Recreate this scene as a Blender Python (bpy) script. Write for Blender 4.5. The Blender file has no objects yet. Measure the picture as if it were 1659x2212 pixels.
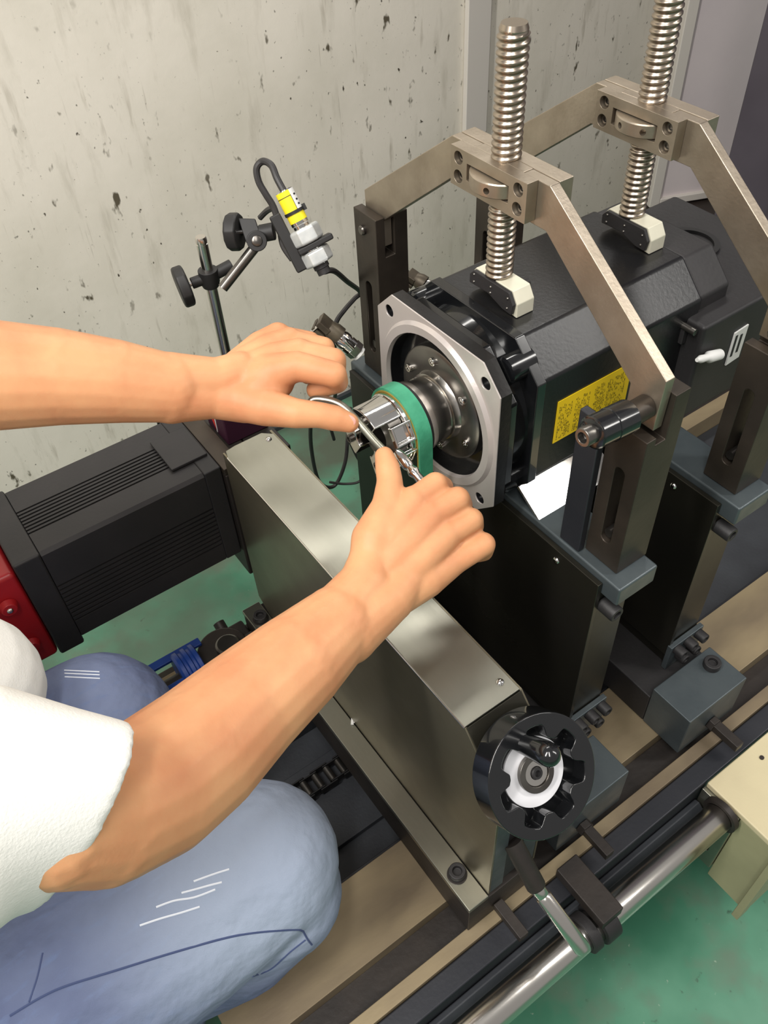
import bpy, bmesh, math, random
from mathutils import Vector, Matrix
from mathutils.bvhtree import BVHTree
random.seed(7)
SC = bpy.context.scene
COL = SC.collection

# ---------------- camera, world, lights, exposure ----------------
cam_d = bpy.data.cameras.new('camera'); cam = bpy.data.objects.new('camera', cam_d); COL.objects.link(cam)
RW = [[0.8130339, -0.580572, -0.0437276], [-0.4485239, -0.5766837, -0.682834], [0.3712173, 0.57478, -0.7292638]]
cam.matrix_world = Matrix(((RW[0][0], -RW[1][0], -RW[2][0], -0.39403), (RW[0][1], -RW[1][1], -RW[2][1], -0.50771),
                           (RW[0][2], -RW[1][2], -RW[2][2], 0.53757), (0, 0, 0, 1)))
cam_d.sensor_fit = 'VERTICAL'; cam_d.sensor_height = 24.0; cam_d.lens = 1858.49 / 2212.0 * 24.0
cam_d.clip_start = 0.01; cam_d.clip_end = 60
SC.camera = cam
w = bpy.data.worlds.new('room_ambient'); SC.world = w; w.use_nodes = True
w.node_tree.nodes['Background'].inputs[0].default_value = (0.62, 0.60, 0.58, 1)
w.node_tree.nodes['Background'].inputs[1].default_value = 0.55

def area(name, loc, target, sx, sy, power, color=(1, 0.97, 0.92)):
    l = bpy.data.lights.new(name, 'AREA'); l.shape = 'RECTANGLE'; l.size = sx; l.size_y = sy; l.energy = power; l.color = color
    o = bpy.data.objects.new(name, l); COL.objects.link(o); o.location = loc
    d = Vector(target) - Vector(loc); o.rotation_euler = d.to_track_quat('-Z', 'Y').to_euler()
    return o
area('tube_lamp', (-1.5, -0.25, 1.75), (0, 0.55, 0.2), 0.16, 1.6, 46)
area('tube_lamp', (-0.8, -0.9, 1.9), (0, 0.3, -0.1), 0.16, 1.6, 24)
area('tube_lamp', (1.5, 1.30, 2.05), (1.5, 1.3001, -0.2), 2.6, 0.26, 30)
area('tube_lamp', (1.55, -1.35, 1.8), (0.1, -0.1, -0.1), 0.3, 1.7, 24)

vs = SC.view_settings
vs.view_transform = 'Standard'; vs.look = 'None'; vs.gamma = 1; vs.use_curve_mapping = False; vs.exposure = 0.1

# ---------------- materials ----------------
def lin(c):
    return tuple(((x / 255) / 12.92 if x / 255 <= 0.04045 else ((x / 255 + 0.055) / 1.055) ** 2.4) for x in c) + (1,)

MATS = {}
def mat(name, col, rough=0.5, metal=0.0, col2=None, scale=8.0, stretch=(1, 1, 1), bump=0.0, bscale=120, lo=0.35, hi=0.65, coat=0, sss=0, detail=4, rvar=0.0, spec=0.5):
    m = bpy.data.materials.new(name); m.use_nodes = True
    nt = m.node_tree; b = nt.nodes['Principled BSDF']
    b.inputs['Roughness'].default_value = rough; b.inputs['Metallic'].default_value = metal
    b.inputs['Base Color'].default_value = lin(col); b.inputs['Coat Weight'].default_value = coat
    b.inputs['Specular IOR Level'].default_value = spec
    if sss:
        b.inputs['Subsurface Weight'].default_value = sss; b.inputs['Subsurface Radius'].default_value = (0.012, 0.005, 0.003); b.inputs['Subsurface Scale'].default_value = 0.6
    tc = nt.nodes.new('ShaderNodeTexCoord'); mp = nt.nodes.new('ShaderNodeMapping'); mp.inputs['Scale'].default_value = stretch
    nt.links.new(tc.outputs['Object'], mp.inputs[0])
    if col2 or rvar:
        n = nt.nodes.new('ShaderNodeTexNoise'); n.inputs['Scale'].default_value = scale; n.inputs['Detail'].default_value = detail
        nt.links.new(mp.outputs[0], n.inputs['Vector'])
        r = nt.nodes.new('ShaderNodeMapRange'); r.inputs[1].default_value = lo; r.inputs[2].default_value = hi
        nt.links.new(n.outputs[0], r.inputs[0])
        if col2:
            mx = nt.nodes.new('ShaderNodeMix'); mx.data_type = 'RGBA'
            mx.inputs[6].default_value = lin(col); mx.inputs[7].default_value = lin(col2)
            nt.links.new(r.outputs[0], mx.inputs[0]); nt.links.new(mx.outputs[2], b.inputs['Base Color'])
        if rvar:
            r2 = nt.nodes.new('ShaderNodeMapRange'); r2.inputs[3].default_value = rough - rvar; r2.inputs[4].default_value = rough + rvar
            nt.links.new(r.outputs[0], r2.inputs[0]); nt.links.new(r2.outputs[0], b.inputs['Roughness'])
    if bump:
        n2 = nt.nodes.new('ShaderNodeTexNoise'); n2.inputs['Scale'].default_value = bscale; n2.inputs['Detail'].default_value = 3
        nt.links.new(mp.outputs[0], n2.inputs['Vector'])
        bp = nt.nodes.new('ShaderNodeBump'); bp.inputs['Strength'].default_value = bump; bp.inputs['Distance'].default_value = 0.001
        nt.links.new(n2.outputs[0], bp.inputs['Height']); nt.links.new(bp.outputs[0], b.inputs['Normal'])
    MATS[name] = m
    return m

mat('nickel_plate', (176, 164, 148), 0.38, 0.85, (160, 148, 132), 30, bump=0.15, bscale=300)
mat('nickel_dark', (140, 130, 118), 0.42, 0.85, (120, 112, 102), 30)
mat('screw_nickel', (168, 156, 142), 0.30, 1.0)
mat('post_steel', (74, 66, 58), 0.45, 0.55, (58, 52, 46), 18, bump=0.15, bscale=150)
mat('blued_steel', (84, 92, 95), 0.40, 0.35, (70, 78, 82), 20, bump=0.12, bscale=200, rvar=0.06)
mat('black_gloss', (20, 21, 23), 0.16, 0.0, coat=0.5)
mat('black_paint', (20, 20, 22), 0.32, 0.0, (20, 20, 22), 25, bump=0.15, bscale=260)
mat('black_matte', (24, 23, 24), 0.6)
mat('black_cast', (44, 42, 43), 0.55, 0.1, (38, 37, 38), 15, bump=0.25, bscale=200)
mat('flange_metal', (206, 198, 194), 0.34, 0.45, (188, 180, 176), 9, bump=0.1, bscale=300, rvar=0.06)
mat('foot_light', (222, 218, 198), 0.4, 0.2, (210, 206, 186), 30)
mat('chrome', (215, 213, 210), 0.09, 1.0)
mat('turned_steel', (210, 206, 200), 0.22, 1.0)
mat('disc_white', (238, 238, 242), 0.4, 0.15)
mat('dull_steel', (120, 117, 112), 0.3, 0.9, (96, 92, 88), 20)
mat('brushed_steel', (168, 166, 154), 0.33, 0.9, (146, 146, 134), 12, stretch=(1, 0.25, 1), bump=0.08, bscale=260, rvar=0.05)
mat('cover_side', (140, 132, 112), 0.36, 0.75, (118, 112, 96), 7, bump=0.06, bscale=200, rvar=0.06)
mat('dark_cover', (62, 60, 52), 0.32, 0.7, (52, 50, 46), 8, rvar=0.05)
mat('aluminium_sheet', (235, 235, 235), 0.16, 0.9)
mat('yellow_label', (236, 200, 24), 0.45)
mat('yellow_band', (246, 226, 40), 0.45)
mat('white_print', (225, 225, 222), 0.5)
mat('ink', (96, 84, 16), 0.6)
mat('ink_black', (30, 30, 32), 0.6)
mat('green_belt', (70, 160, 124), 0.6, 0.0, (54, 140, 106), 60, bump=0.2, bscale=500)
mat('belt_edge', (150, 128, 50), 0.7)
mat('rubber', (30, 29, 29), 0.55)
mat('cable', (44, 42, 42), 0.5)
mat('connector_brass', (128, 116, 84), 0.4, 0.6, (98, 88, 64), 90)
mat('clamp_bronze', (92, 84, 70), 0.45, 0.5, (72, 64, 54), 70)
mat('nut_metal', (222, 224, 222), 0.36, 0.4, (196, 200, 200), 60, bump=0.1)
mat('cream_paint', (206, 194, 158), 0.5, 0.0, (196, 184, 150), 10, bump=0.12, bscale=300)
mat('cream_shade', (160, 156, 122), 0.5, 0.0, (150, 146, 114), 14, bump=0.12, bscale=300)  # darker copy of the cream paint, shade of the upright faces in its colour
mat('bed_top', (158, 142, 112), 0.42, 0.25, (118, 104, 84), 9, stretch=(0.6, 1.5, 1), bump=0.12, bscale=160, rvar=0.08)
mat('bed_dark', (54, 48, 44), 0.5, 0.3, (42, 38, 36), 20, bump=0.3, bscale=140)
mat('rail_blue', (50, 51, 56), 0.42, 0.3, (42, 44, 50), 12, bump=0.15, bscale=200)
mat('channel_grey', (62, 65, 70), 0.5, 0.2, (50, 52, 57), 14, bump=0.2, bscale=200)
mat('red_paint', (160, 24, 30), 0.35, 0.0, (130, 18, 26), 8)
mat('blue_plastic', (24, 62, 140), 0.45, 0.0, (18, 48, 112), 20)
mat('sticker_red', (200, 46, 40), 0.5)
mat('sticker_purple', (62, 28, 48), 0.5)
mat('skin', (214, 158, 114), 0.5, 0.0, (202, 138, 98), 20, bump=0.1, bscale=420, sss=0.18, lo=0.38, hi=0.68, detail=5, spec=0.35)
mat('nail', (226, 160, 146), 0.3, sss=0.1)
mat('shirt_white', (244, 243, 238), 0.85, 0.0, (236, 234, 226), 8, bump=0.3, bscale=500)
mat('shirt_grey', (186, 184, 178), 0.85, bump=0.3, bscale=500)
mat('thread_white', (236, 240, 248), 0.8)
mat('seam_crease_dark', (70, 82, 120), 0.85)
mat('shoe', (40, 40, 44), 0.6)
mat('hair', (18, 16, 15), 0.5)
mat('panel_lilac', (222, 212, 212), 0.3, 0.0, (214, 204, 206), 5)
mat('panel_trim', (214, 208, 200), 0.35)
mat('purple_grey', (78, 72, 82), 0.5, 0.0, (66, 60, 70), 5)
mat('brown_dark', (52, 42, 36), 0.55, 0.0, (36, 30, 27), 6)

def wall_mat():
    m = bpy.data.materials.new('grimy_wall'); m.use_nodes = True; nt = m.node_tree; N = nt.nodes; L = nt.links
    b = N['Principled BSDF']; b.inputs['Roughness'].default_value = 0.6
    tc = N.new('ShaderNodeTexCoord')
    def noise(scale, st, det=5, off=(0, 0, 0), rough=0.6):
        mp = N.new('ShaderNodeMapping'); mp.inputs['Scale'].default_value = st; mp.inputs['Location'].default_value = off; L.new(tc.outputs['Object'], mp.inputs[0])
        n = N.new('ShaderNodeTexNoise'); n.inputs['Scale'].default_value = scale; n.inputs['Detail'].default_value = det; n.inputs['Roughness'].default_value = rough
        L.new(mp.outputs[0], n.inputs['Vector']); return n.outputs[0]
    def rng(s, a, c, lo=0, hi=1):
        r = N.new('ShaderNodeMapRange'); r.inputs[1].default_value = a; r.inputs[2].default_value = c; r.inputs[3].default_value = lo; r.inputs[4].default_value = hi
        L.new(s, r.inputs[0]); return r.outputs[0]
    def mix(f, a, c):
        x = N.new('ShaderNodeMix'); x.data_type = 'RGBA'; L.new(f, x.inputs[0])
        if isinstance(a, tuple): x.inputs[6].default_value = a
        else: L.new(a, x.inputs[6])
        x.inputs[7].default_value = c; return x.outputs[2]
    def mul(a, c):
        x = N.new('ShaderNodeMath'); x.operation = 'MULTIPLY'; L.new(a, x.inputs[0]); L.new(c, x.inputs[1]); return x.outputs[0]
    c = mix(rng(noise(2.2, (1, 1, 0.8)), 0.4, 0.65), lin((232, 225, 212)), lin((212, 206, 191)))
    area_mask = rng(noise(2.6, (1, 1, 1), 3, (3, 1, 7)), 0.34, 0.54)
    c = mix(mul(rng(noise(38, (1, 1, 0.5), 3), 0.63, 0.70), area_mask), c, lin((92, 84, 68)))
    c = mix(mul(rng(noise(85, (1, 1, 0.7), 2, (5, 2, 1)), 0.675, 0.74), area_mask), c, lin((70, 62, 50)))
    c = mix(mul(rng(noise(14, (1.6, 1, 0.22), 5, (9, 0, 4)), 0.62, 0.74, 0, 0.6), area_mask), c, lin((120, 106, 78)))
    c = mix(rng(noise(9, (2.5, 1, 0.5), 6, (1, 8, 2)), 0.55, 0.75, 0, 0.45), c, lin((150, 142, 122)))
    c = mix(mul(rng(noise(26, (3.2, 1, 0.16), 4, (2, 0, 9)), 0.64, 0.70, 0, 0.5), rng(noise(3.1, (1, 1, 1), 2, (8, 3, 1)), 0.45, 0.6)), c, lin((104, 92, 70)))
    c = mix(rng(noise(150, (1, 1, 1), 2, (7, 7, 1)), 0.70, 0.76, 0, 0.7), c, lin((110, 100, 82)))
    L.new(c, b.inputs['Base Color'])
    bp = N.new('ShaderNodeBump'); bp.inputs['Strength'].default_value = 0.2; bp.inputs['Distance'].default_value = 0.002
    L.new(noise(60, (1, 1, 1)), bp.inputs['Height']); L.new(bp.outputs[0], b.inputs['Normal'])
    MATS['wall'] = m
wall_mat()

def floor_mat():
    m = bpy.data.materials.new('green_epoxy_floor'); m.use_nodes = True; nt = m.node_tree; N = nt.nodes; L = nt.links
    b = N['Principled BSDF']; b.inputs['Roughness'].default_value = 0.3
    tc = N.new('ShaderNodeTexCoord')
    def noise(scale, det, lo, hi, top=1.0, off=0):
        mp = N.new('ShaderNodeMapping'); mp.inputs['Location'].default_value = (off, off, 0); L.new(tc.outputs['Object'], mp.inputs[0])
        n = N.new('ShaderNodeTexNoise'); n.inputs['Scale'].default_value = scale; n.inputs['Detail'].default_value = det; L.new(mp.outputs[0], n.inputs['Vector'])
        r = N.new('ShaderNodeMapRange'); r.inputs[1].default_value = lo; r.inputs[2].default_value = hi; r.inputs[4].default_value = top; L.new(n.outputs[0], r.inputs[0]); return r.outputs[0]
    c = lin((66, 124, 98))
    for f, col in ((noise(5, 5, 0.4, 0.6), (92, 146, 120)), (noise(12, 6, 0.50, 0.68, 0.75, 4), (102, 122, 104)), (noise(55, 3, 0.68, 0.76, 0.8, 9), (60, 84, 68)), (noise(120, 2, 0.72, 0.8, 0.8, 2), (150, 170, 150))):
        x = N.new('ShaderNodeMix'); x.data_type = 'RGBA'; L.new(f, x.inputs[0])
        if isinstance(c, tuple): x.inputs[6].default_value = c
        else: L.new(c, x.inputs[6])
        x.inputs[7].default_value = lin(col); c = x.outputs[2]
    # grey dust and dirt towards the wall, its colour darkened for the shade there
    sp = N.new('ShaderNodeSeparateXYZ'); L.new(tc.outputs['Object'], sp.inputs[0])
    g = N.new('ShaderNodeMapRange'); g.inputs[1].default_value = 0.25; g.inputs[2].default_value = 0.75; g.inputs[4].default_value = 0.95; L.new(sp.outputs['Y'], g.inputs[0])
    g2 = N.new('ShaderNodeMath'); g2.operation = 'MULTIPLY'; L.new(g.outputs[0], g2.inputs[0]); L.new(noise(4.5, 5, 0.62, 0.42, 1.0, 6), g2.inputs[1])
    x = N.new('ShaderNodeMix'); x.data_type = 'RGBA'; L.new(g2.outputs[0], x.inputs[0]); L.new(c, x.inputs[6]); x.inputs[7].default_value = lin((86, 94, 80)); c = x.outputs[2]
    L.new(c, b.inputs['Base Color']); MATS['floor'] = m
floor_mat()

def denim_mat():
    m = bpy.data.materials.new('faded_denim'); m.use_nodes = True; nt = m.node_tree; N = nt.nodes; L = nt.links
    b = N['Principled BSDF']; b.inputs['Roughness'].default_value = 0.9; b.inputs['Specular IOR Level'].default_value = 0.15
    tc = N.new('ShaderNodeTexCoord')
    def noise(scale, det, lo, hi, st=(1, 1, 1)):
        mp = N.new('ShaderNodeMapping'); mp.inputs['Scale'].default_value = st; L.new(tc.outputs['Object'], mp.inputs[0])
        n = N.new('ShaderNodeTexNoise'); n.inputs['Scale'].default_value = scale; n.inputs['Detail'].default_value = det; L.new(mp.outputs[0], n.inputs['Vector'])
        r = N.new('ShaderNodeMapRange'); r.inputs[1].default_value = lo; r.inputs[2].default_value = hi; L.new(n.outputs[0], r.inputs[0]); return r.outputs[0]
    def mix(f, a, c):
        x = N.new('ShaderNodeMix'); x.data_type = 'RGBA'; L.new(f, x.inputs[0])
        if isinstance(a, tuple): x.inputs[6].default_value = a
        else: L.new(a, x.inputs[6])
        x.inputs[7].default_value = c; return x.outputs[2]
    c = mix(noise(9, 4, 0.35, 0.65), lin((98, 107, 138)), lin((118, 129, 158)))
    c = mix(noise(45, 4, 0.55, 0.75, (1, 3, 1)), c, lin((110, 124, 158)))
    # worn, bleached patch over the front of the thigh and knee
    mp = N.new('ShaderNodeMapping'); mp.vector_type = 'POINT'; mp.inputs['Location'].default_value = (-0.52 * 7.5, 0.195 * 9, -0.61 * 9); mp.inputs['Scale'].default_value = (7.5, 9, 9)
    L.new(tc.outputs['Object'], mp.inputs[0])
    ln = N.new('ShaderNodeVectorMath'); ln.operation = 'LENGTH'; L.new(mp.outputs[0], ln.inputs[0])
    r = N.new('ShaderNodeMapRange'); r.interpolation_type = 'SMOOTHSTEP'; r.inputs[1].default_value = 1.45; r.inputs[2].default_value = 0.3; r.inputs[4].default_value = 0.9; L.new(ln.outputs['Value'], r.inputs[0])
    c = mix(r.outputs[0], c, lin((168, 180, 200)))
    L.new(c, b.inputs['Base Color'])
    n2 = N.new('ShaderNodeTexNoise'); n2.inputs['Scale'].default_value = 700; L.new(tc.outputs['Object'], n2.inputs['Vector'])
    n3 = N.new('ShaderNodeTexNoise'); n3.inputs['Scale'].default_value = 22; n3.inputs['Detail'].default_value = 3; L.new(tc.outputs['Object'], n3.inputs['Vector'])
    bp = N.new('ShaderNodeBump'); bp.inputs['Strength'].default_value = 0.35; bp.inputs['Distance'].default_value = 0.0006; L.new(n2.outputs[0], bp.inputs['Height'])
    bp2 = N.new('ShaderNodeBump'); bp2.inputs['Strength'].default_value = 0.6; bp2.inputs['Distance'].default_value = 0.012; L.new(n3.outputs[0], bp2.inputs['Height'])
    L.new(bp2.outputs[0], bp.inputs['Normal']); L.new(bp.outputs[0], b.inputs['Normal'])
    MATS['denim'] = m
denim_mat()

# ---------------- mesh helpers ----------------
def frame(d):
    d = Vector(d).normalized()
    a = Vector((0, 0, 1)) if abs(d.z) < 0.9 else Vector((1, 0, 0))
    u = d.cross(a).normalized(); v = d.cross(u).normalized()
    return u, v, d

class MB:
    """collects world-space geometry for ONE part"""
    def __init__(s): s.v = []; s.f = []
    def add(s, vs, fs):
        o = len(s.v); s.v += [Vector(p) for p in vs]; s.f += [[i + o for i in f] for f in fs]; return s
    def box(s, a, b):
        x0, y0, z0 = a; x1, y1, z1 = b
        return s.add([(x0, y0, z0), (x1, y0, z0), (x1, y1, z0), (x0, y1, z0), (x0, y0, z1), (x1, y0, z1), (x1, y1, z1), (x0, y1, z1)],
                     [(0, 3, 2, 1), (4, 5, 6, 7), (0, 1, 5, 4), (1, 2, 6, 5), (2, 3, 7, 6), (3, 0, 4, 7)])
    def obox(s, c, ax, ay, az, hx, hy, hz):
        c = Vector(c); ax, ay, az = (Vector(q).normalized() for q in (ax, ay, az))
        P = [c + ax * (hx * i) + ay * (hy * j) + az * (hz * k) for k in (-1, 1) for i, j in ((-1, -1), (1, -1), (1, 1), (-1, 1))]
        return s.add(P, [(0, 3, 2, 1), (4, 5, 6, 7), (0, 1, 5, 4), (1, 2, 6, 5), (2, 3, 7, 6), (3, 0, 4, 7)])
    def cyl(s, p0, p1, r, n=24, r1=None, rot=0.0):
        return s.lathe(p0, p1, [(0, r), (1, r if r1 is None else r1)], n, rot)
    def lathe(s, p0, p1, prof, n=32, rot=0.0, cap=True):
        """prof: (t along p0->p1, radius)"""
        p0 = Vector(p0); p1 = Vector(p1); u, v, d = frame(p1 - p0); V = []; F = []
        for t, r in prof:
            c = p0.lerp(p1, t)
            for i in range(n):
                a = rot + 2 * math.pi * i / n; V.append(c + u * (r * math.cos(a)) + v * (r * math.sin(a)))
        for k in range(len(prof) - 1):
            for i in range(n):
                j = (i + 1) % n; F.append((k * n + i, k * n + j, (k + 1) * n + j, (k + 1) * n + i))
        if cap: F.append(tuple(range(n - 1, -1, -1))); m = (len(prof) - 1) * n; F.append(tuple(range(m, m + n)))
        return s.add(V, F)
    def ring(s, p0, p1, ri, ro, n=40):
        return s.lathe(p0, p1, [(0, ri), (0, ro), (1, ro), (1, ri), (0, ri)], n, cap=False)
    def prism(s, poly, axis, a, b):
        k = 'xyz'.index(axis); n = len(poly); V = []
        for c in (a, b):
            for p in poly:
                q = list(p); q.insert(k, c); V.append(q)
        F = [tuple(range(n)), tuple(range(2 * n - 1, n - 1, -1))]
        for i in range(n): j = (i + 1) % n; F.append((i, n + i, n + j, j))
        return s.add(V, F)
    def tube(s, pts, r, n=10, closed=False):
        P = smooth_path(pts); m = len(P); V = []; F = []; u = None
        for i, p in enumerate(P):
            d = (P[min(i + 1, m - 1)] - P[max(i - 1, 0)]).normalized()
            if u is None: u = frame(d)[0]
            u = (u - d * u.dot(d)).normalized(); v = d.cross(u)
            for k in range(n):
                a = 2 * math.pi * k / n; V.append(p + u * (r * math.cos(a)) + v * (r * math.sin(a)))
        for i in range(m - 1):
            for k in range(n):
                j = (k + 1) % n; F.append((i * n + k, i * n + j, (i + 1) * n + j, (i + 1) * n + k))
        F.append(tuple(range(n - 1, -1, -1))); F.append(tuple(range((m - 1) * n, m * n)))
        return s.add(V, F)
    def sphere(s, c, r, nu=20, nv=12, sc=(1, 1, 1)):
        c = Vector(c); V = [c + Vector((0, 0, r * sc[2]))]; F = []
        for i in range(1, nv):
            t = math.pi * i / nv
            for k in range(nu):
                a = 2 * math.pi * k / nu; V.append(c + Vector((r * sc[0] * math.sin(t) * math.cos(a), r * sc[1] * math.sin(t) * math.sin(a), r * sc[2] * math.cos(t))))
        V.append(c - Vector((0, 0, r * sc[2]))); L = len(V) - 1
        for k in range(nu): j = (k + 1) % nu; F.append((0, 1 + k, 1 + j)); F.append((L, L - nu + j, L - nu + k))
        for i in range(nv - 2):
            for k in range(nu): j = (k + 1) % nu; F.append((1 + i * nu + k, 1 + (i + 1) * nu + k, 1 + (i + 1) * nu + j, 1 + i * nu + j))
        return s.add(V, F)
    def caps(s, chain):
        """chain of (point, radius): tapered capsule string"""
        for p, r in chain: s.sphere(p, r, 20, 12)
        for (p, r), (q, t) in zip(chain[:-1], chain[1:]): s.cyl(p, q, r, 20, t)
        return s
    def mesh(s, name, off=Vector((0, 0, 0))):
        me = bpy.data.meshes.new(name); me.from_pydata([p - off for p in s.v], [], s.f)
        bm = bmesh.new(); bm.from_mesh(me); bmesh.ops.recalc_face_normals(bm, faces=bm.faces); bm.to_mesh(me); bm.free()
        return me

def smooth_path(pts, seg=8):
    P = [Vector(p) for p in pts]
    if len(P) < 3: return P
    out = []
    for i in range(len(P) - 1):
        a = P[max(i - 1, 0)]; b = P[i]; c = P[i + 1]; d = P[min(i + 2, len(P) - 1)]
        for k in range(seg):
            t = k / seg
            out.append(0.5 * ((2 * b) + (c - a) * t + (2 * a - 5 * b + 4 * c - d) * t * t + (3 * b - a - 3 * c + d) * t ** 3))
    out.append(P[-1]); return out

def wloc(o):
    v = Vector((0, 0, 0))
    while o: v += o.location; o = o.parent
    return v

def root(name, loc, label, cat, group=None, kind=None):
    o = bpy.data.objects.new(name, None); COL.objects.link(o); o.location = loc; o.empty_display_size = 0.05
    tag(o, label, cat, group, kind); return o

def tag(o, label=None, cat=None, group=None, kind=None):
    if label: o['label'] = label
    if cat: o['category'] = cat
    if group: o['group'] = group
    if kind: o['kind'] = kind
    return o

def part(name, mb, m, parent=None, bevel=0.0, seg=2, angle=35, label=None, origin=None, mesh=None, kind=None):
    off = wloc(parent) if parent else Vector(origin or (0, 0, 0))
    me = mesh or mb.mesh(name, off)
    for p in me.polygons: p.use_smooth = True
    me.set_sharp_from_angle(angle=math.radians(angle))
    me.materials.clear(); me.materials.append(MATS[m])
    o = bpy.data.objects.new(name, me); COL.objects.link(o)
    if parent: o.parent = parent
    else: o.location = off
    if bevel:
        b = o.modifiers.new('bevel', 'BEVEL'); b.width = bevel; b.segments = seg; b.limit_method = 'ANGLE'; b.angle_limit = math.radians(30); b.harden_normals = True
    if label: o['label'] = label
    if kind: o['kind'] = kind
    return o

def boolean(mb, cutter, op='DIFFERENCE'):
    """mb minus cutter -> MB"""
    a = bpy.data.objects.new('tmp_a', mb.mesh('a')); b = bpy.data.objects.new('tmp_b', cutter.mesh('b'))
    COL.objects.link(a); COL.objects.link(b)
    md = a.modifiers.new('b', 'BOOLEAN'); md.operation = op; md.object = b; md.solver = 'EXACT'
    dg = bpy.context.evaluated_depsgraph_get(); me = bpy.data.meshes.new_from_object(a.evaluated_get(dg))
    out = MB(); out.v = [v.co.copy() for v in me.vertices]; out.f = [list(p.vertices) for p in me.polygons]
    bpy.data.objects.remove(a); bpy.data.objects.remove(b); return out

def remesh(mb, voxel, smooth=6, fac=0.5, off=Vector((0, 0, 0)), name='m'):
    a = bpy.data.objects.new('tmp_r', mb.mesh('r', off)); COL.objects.link(a)
    md = a.modifiers.new('r', 'REMESH'); md.mode = 'VOXEL'; md.voxel_size = voxel; md.use_smooth_shade = True
    if smooth: s = a.modifiers.new('s', 'SMOOTH'); s.iterations = smooth; s.factor = fac
    dg = bpy.context.evaluated_depsgraph_get(); me = bpy.data.meshes.new_from_object(a.evaluated_get(dg)); me.name = name
    bpy.data.objects.remove(a); return me

def copy_tree(o, parent=None):
    c = o.copy(); COL.objects.link(c); c.parent = parent
    for ch in list(o.children): copy_tree(ch, c)
    return c

def hexsock(c, d, r, h):
    """socket-head cap screw: knurled ring with a hexagonal recess, head top at c + d*h"""
    c = Vector(c); d = Vector(d).normalized(); m = MB()
    m.lathe(c, c + d * h, [(0, r), (0.9, r), (1, r * 0.92), (1, r * 0.55), (0.45, r * 0.5), (0.45, 0.0005)], 24)
    return m
def domehead(c, d, r):
    c = Vector(c); d = Vector(d).normalized(); m = MB()
    m.lathe(c - d * 0.002, c + d * r * 0.6, [(0, r), (0.3, r), (0.75, r * 0.8), (1, r * 0.4)], 20); return m

# ---------------- the setting ----------------
FZ = -0.85; BT = -0.45
tag(part('floor', MB().box((-3, -3, FZ - 0.05), (4, 1.0, FZ)), 'floor', origin=(0, 0, FZ)), kind='structure')
tag(part('wall_back', MB().box((-3, 0.977, FZ), (4, 1.03, 1.12)), 'wall', origin=(0, 0.977, FZ)), kind='structure')
tag(part('trim_1', MB().box((0.834, 0.963, -0.30), (0.895, 0.9765, 1.12)), 'panel_trim', bevel=0.002, origin=(0.86, 0.97, -0.3)), kind='structure')
tag(part('trim_2', MB().box((-3, 0.966, FZ), (1.3, 0.9765, FZ + 0.012)), 'channel_grey', origin=(0, 0.97, FZ)), kind='structure')

# lilac-white board standing at an angle to the wall
u = Vector((0.925, -0.379, 0)); nrm = Vector((-0.379, -0.925, 0)); A = Vector((1.47, 0.945, -0.640))
r = root('leaning_panel', (1.515, 0.93, -0.85), 'tall pale lilac board with white rim standing on dark plinth by wall', 'board')
def upanel(name, a, b, z0, z1, t0, t1, m, bev=0.003, **k):
    c = A + u * ((a + b) / 2) + nrm * ((t0 + t1) / 2); c.z = (z0 + z1) / 2
    return part(name, MB().obox(c, u, nrm, (0, 0, 1), (b - a) / 2, abs(t1 - t0) / 2, (z1 - z0) / 2), m, r, bev, **k)
upanel('board_face', 0.03, 1.30, -0.635, 1.9, 0.0, 0.02, 'panel_lilac')
upanel('side_rim', 0.0, 0.03, -0.653, 1.9, -0.005, 0.032, 'panel_trim')
upanel('bottom_rim', 0.03, 1.30, -0.653, -0.632, -0.005, 0.032, 'panel_trim')
upanel('plinth', 0.02, 1.30, -0.85, -0.66, -0.02, 0.30, 'brown_dark')
upanel('skirting', 0.02, 1.30, -0.84, -0.70, 0.303, 0.312, 'black_matte')
r = root('metal_cabinet', (1.25, 0.2, FZ), 'dark purple-grey metal cabinet at right behind the machine', 'cabinet')
part('cabinet_body', MB().box((1.06, -0.25, FZ), (1.7, 0.45, 1.5)), 'purple_grey', r, 0.004)
part('cabinet_door', MB().box((1.045, -0.20, FZ + 0.1), (1.0595, 0.33, 1.4)), 'purple_grey', r, 0.003)

# ---------------- machine bed ----------------
bed = root('machine_bed', (0.3, 0, FZ), 'beige slotted machine bed running under the pedestals', 'machine bed')
T = BT; X0, X1 = -0.437, 1.04
prof = [(-0.30, T), (-0.285, T), (-0.285, T - 0.028), (-0.250, T - 0.028), (-0.250, T), (-0.165, T), (-0.165, -0.56), (0.11, -0.56), (0.11, T), (0.135, T), (0.135, T - 0.028), (0.165, T - 0.028), (0.165, T), (0.205, T), (0.205, -0.62), (-0.30, -0.62)]
part('table_top', MB().prism(prof, 'x', X0, X1), 'bed_top', bed, 0.0008)
part('slot_floor', MB().box((X0, -0.2848, T - 0.0275), (X1, -0.2502, T - 0.020)), 'bed_dark', bed)
part('slot_floor', MB().box((X0, 0.1352, T - 0.0275), (X1, 0.1648, T - 0.020)), 'bed_dark', bed)
part('channel_floor', MB().box((X0, -0.1648, -0.5598), (X1, 0.1098, -0.522)), 'channel_grey', bed)
part('channel_wall', MB().box((X0, -0.1648, -0.5598), (X1, -0.158, -0.462)), 'rail_blue', bed, 0.001)
part('channel_step', MB().box((X0, 0.055, -0.522), (X1, 0.1098, -0.485)), 'channel_grey', bed, 0.001)
part('channel_plate', MB().box((-0.33, -0.105, -0.5215), (-0.16, 0.01, -0.512)), 'channel_grey', bed, 0.001)
part('side_rail', MB().box((X0, -0.325, -0.60), (X1, -0.3005, -0.456)), 'rail_blue', bed, 0.002)
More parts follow.
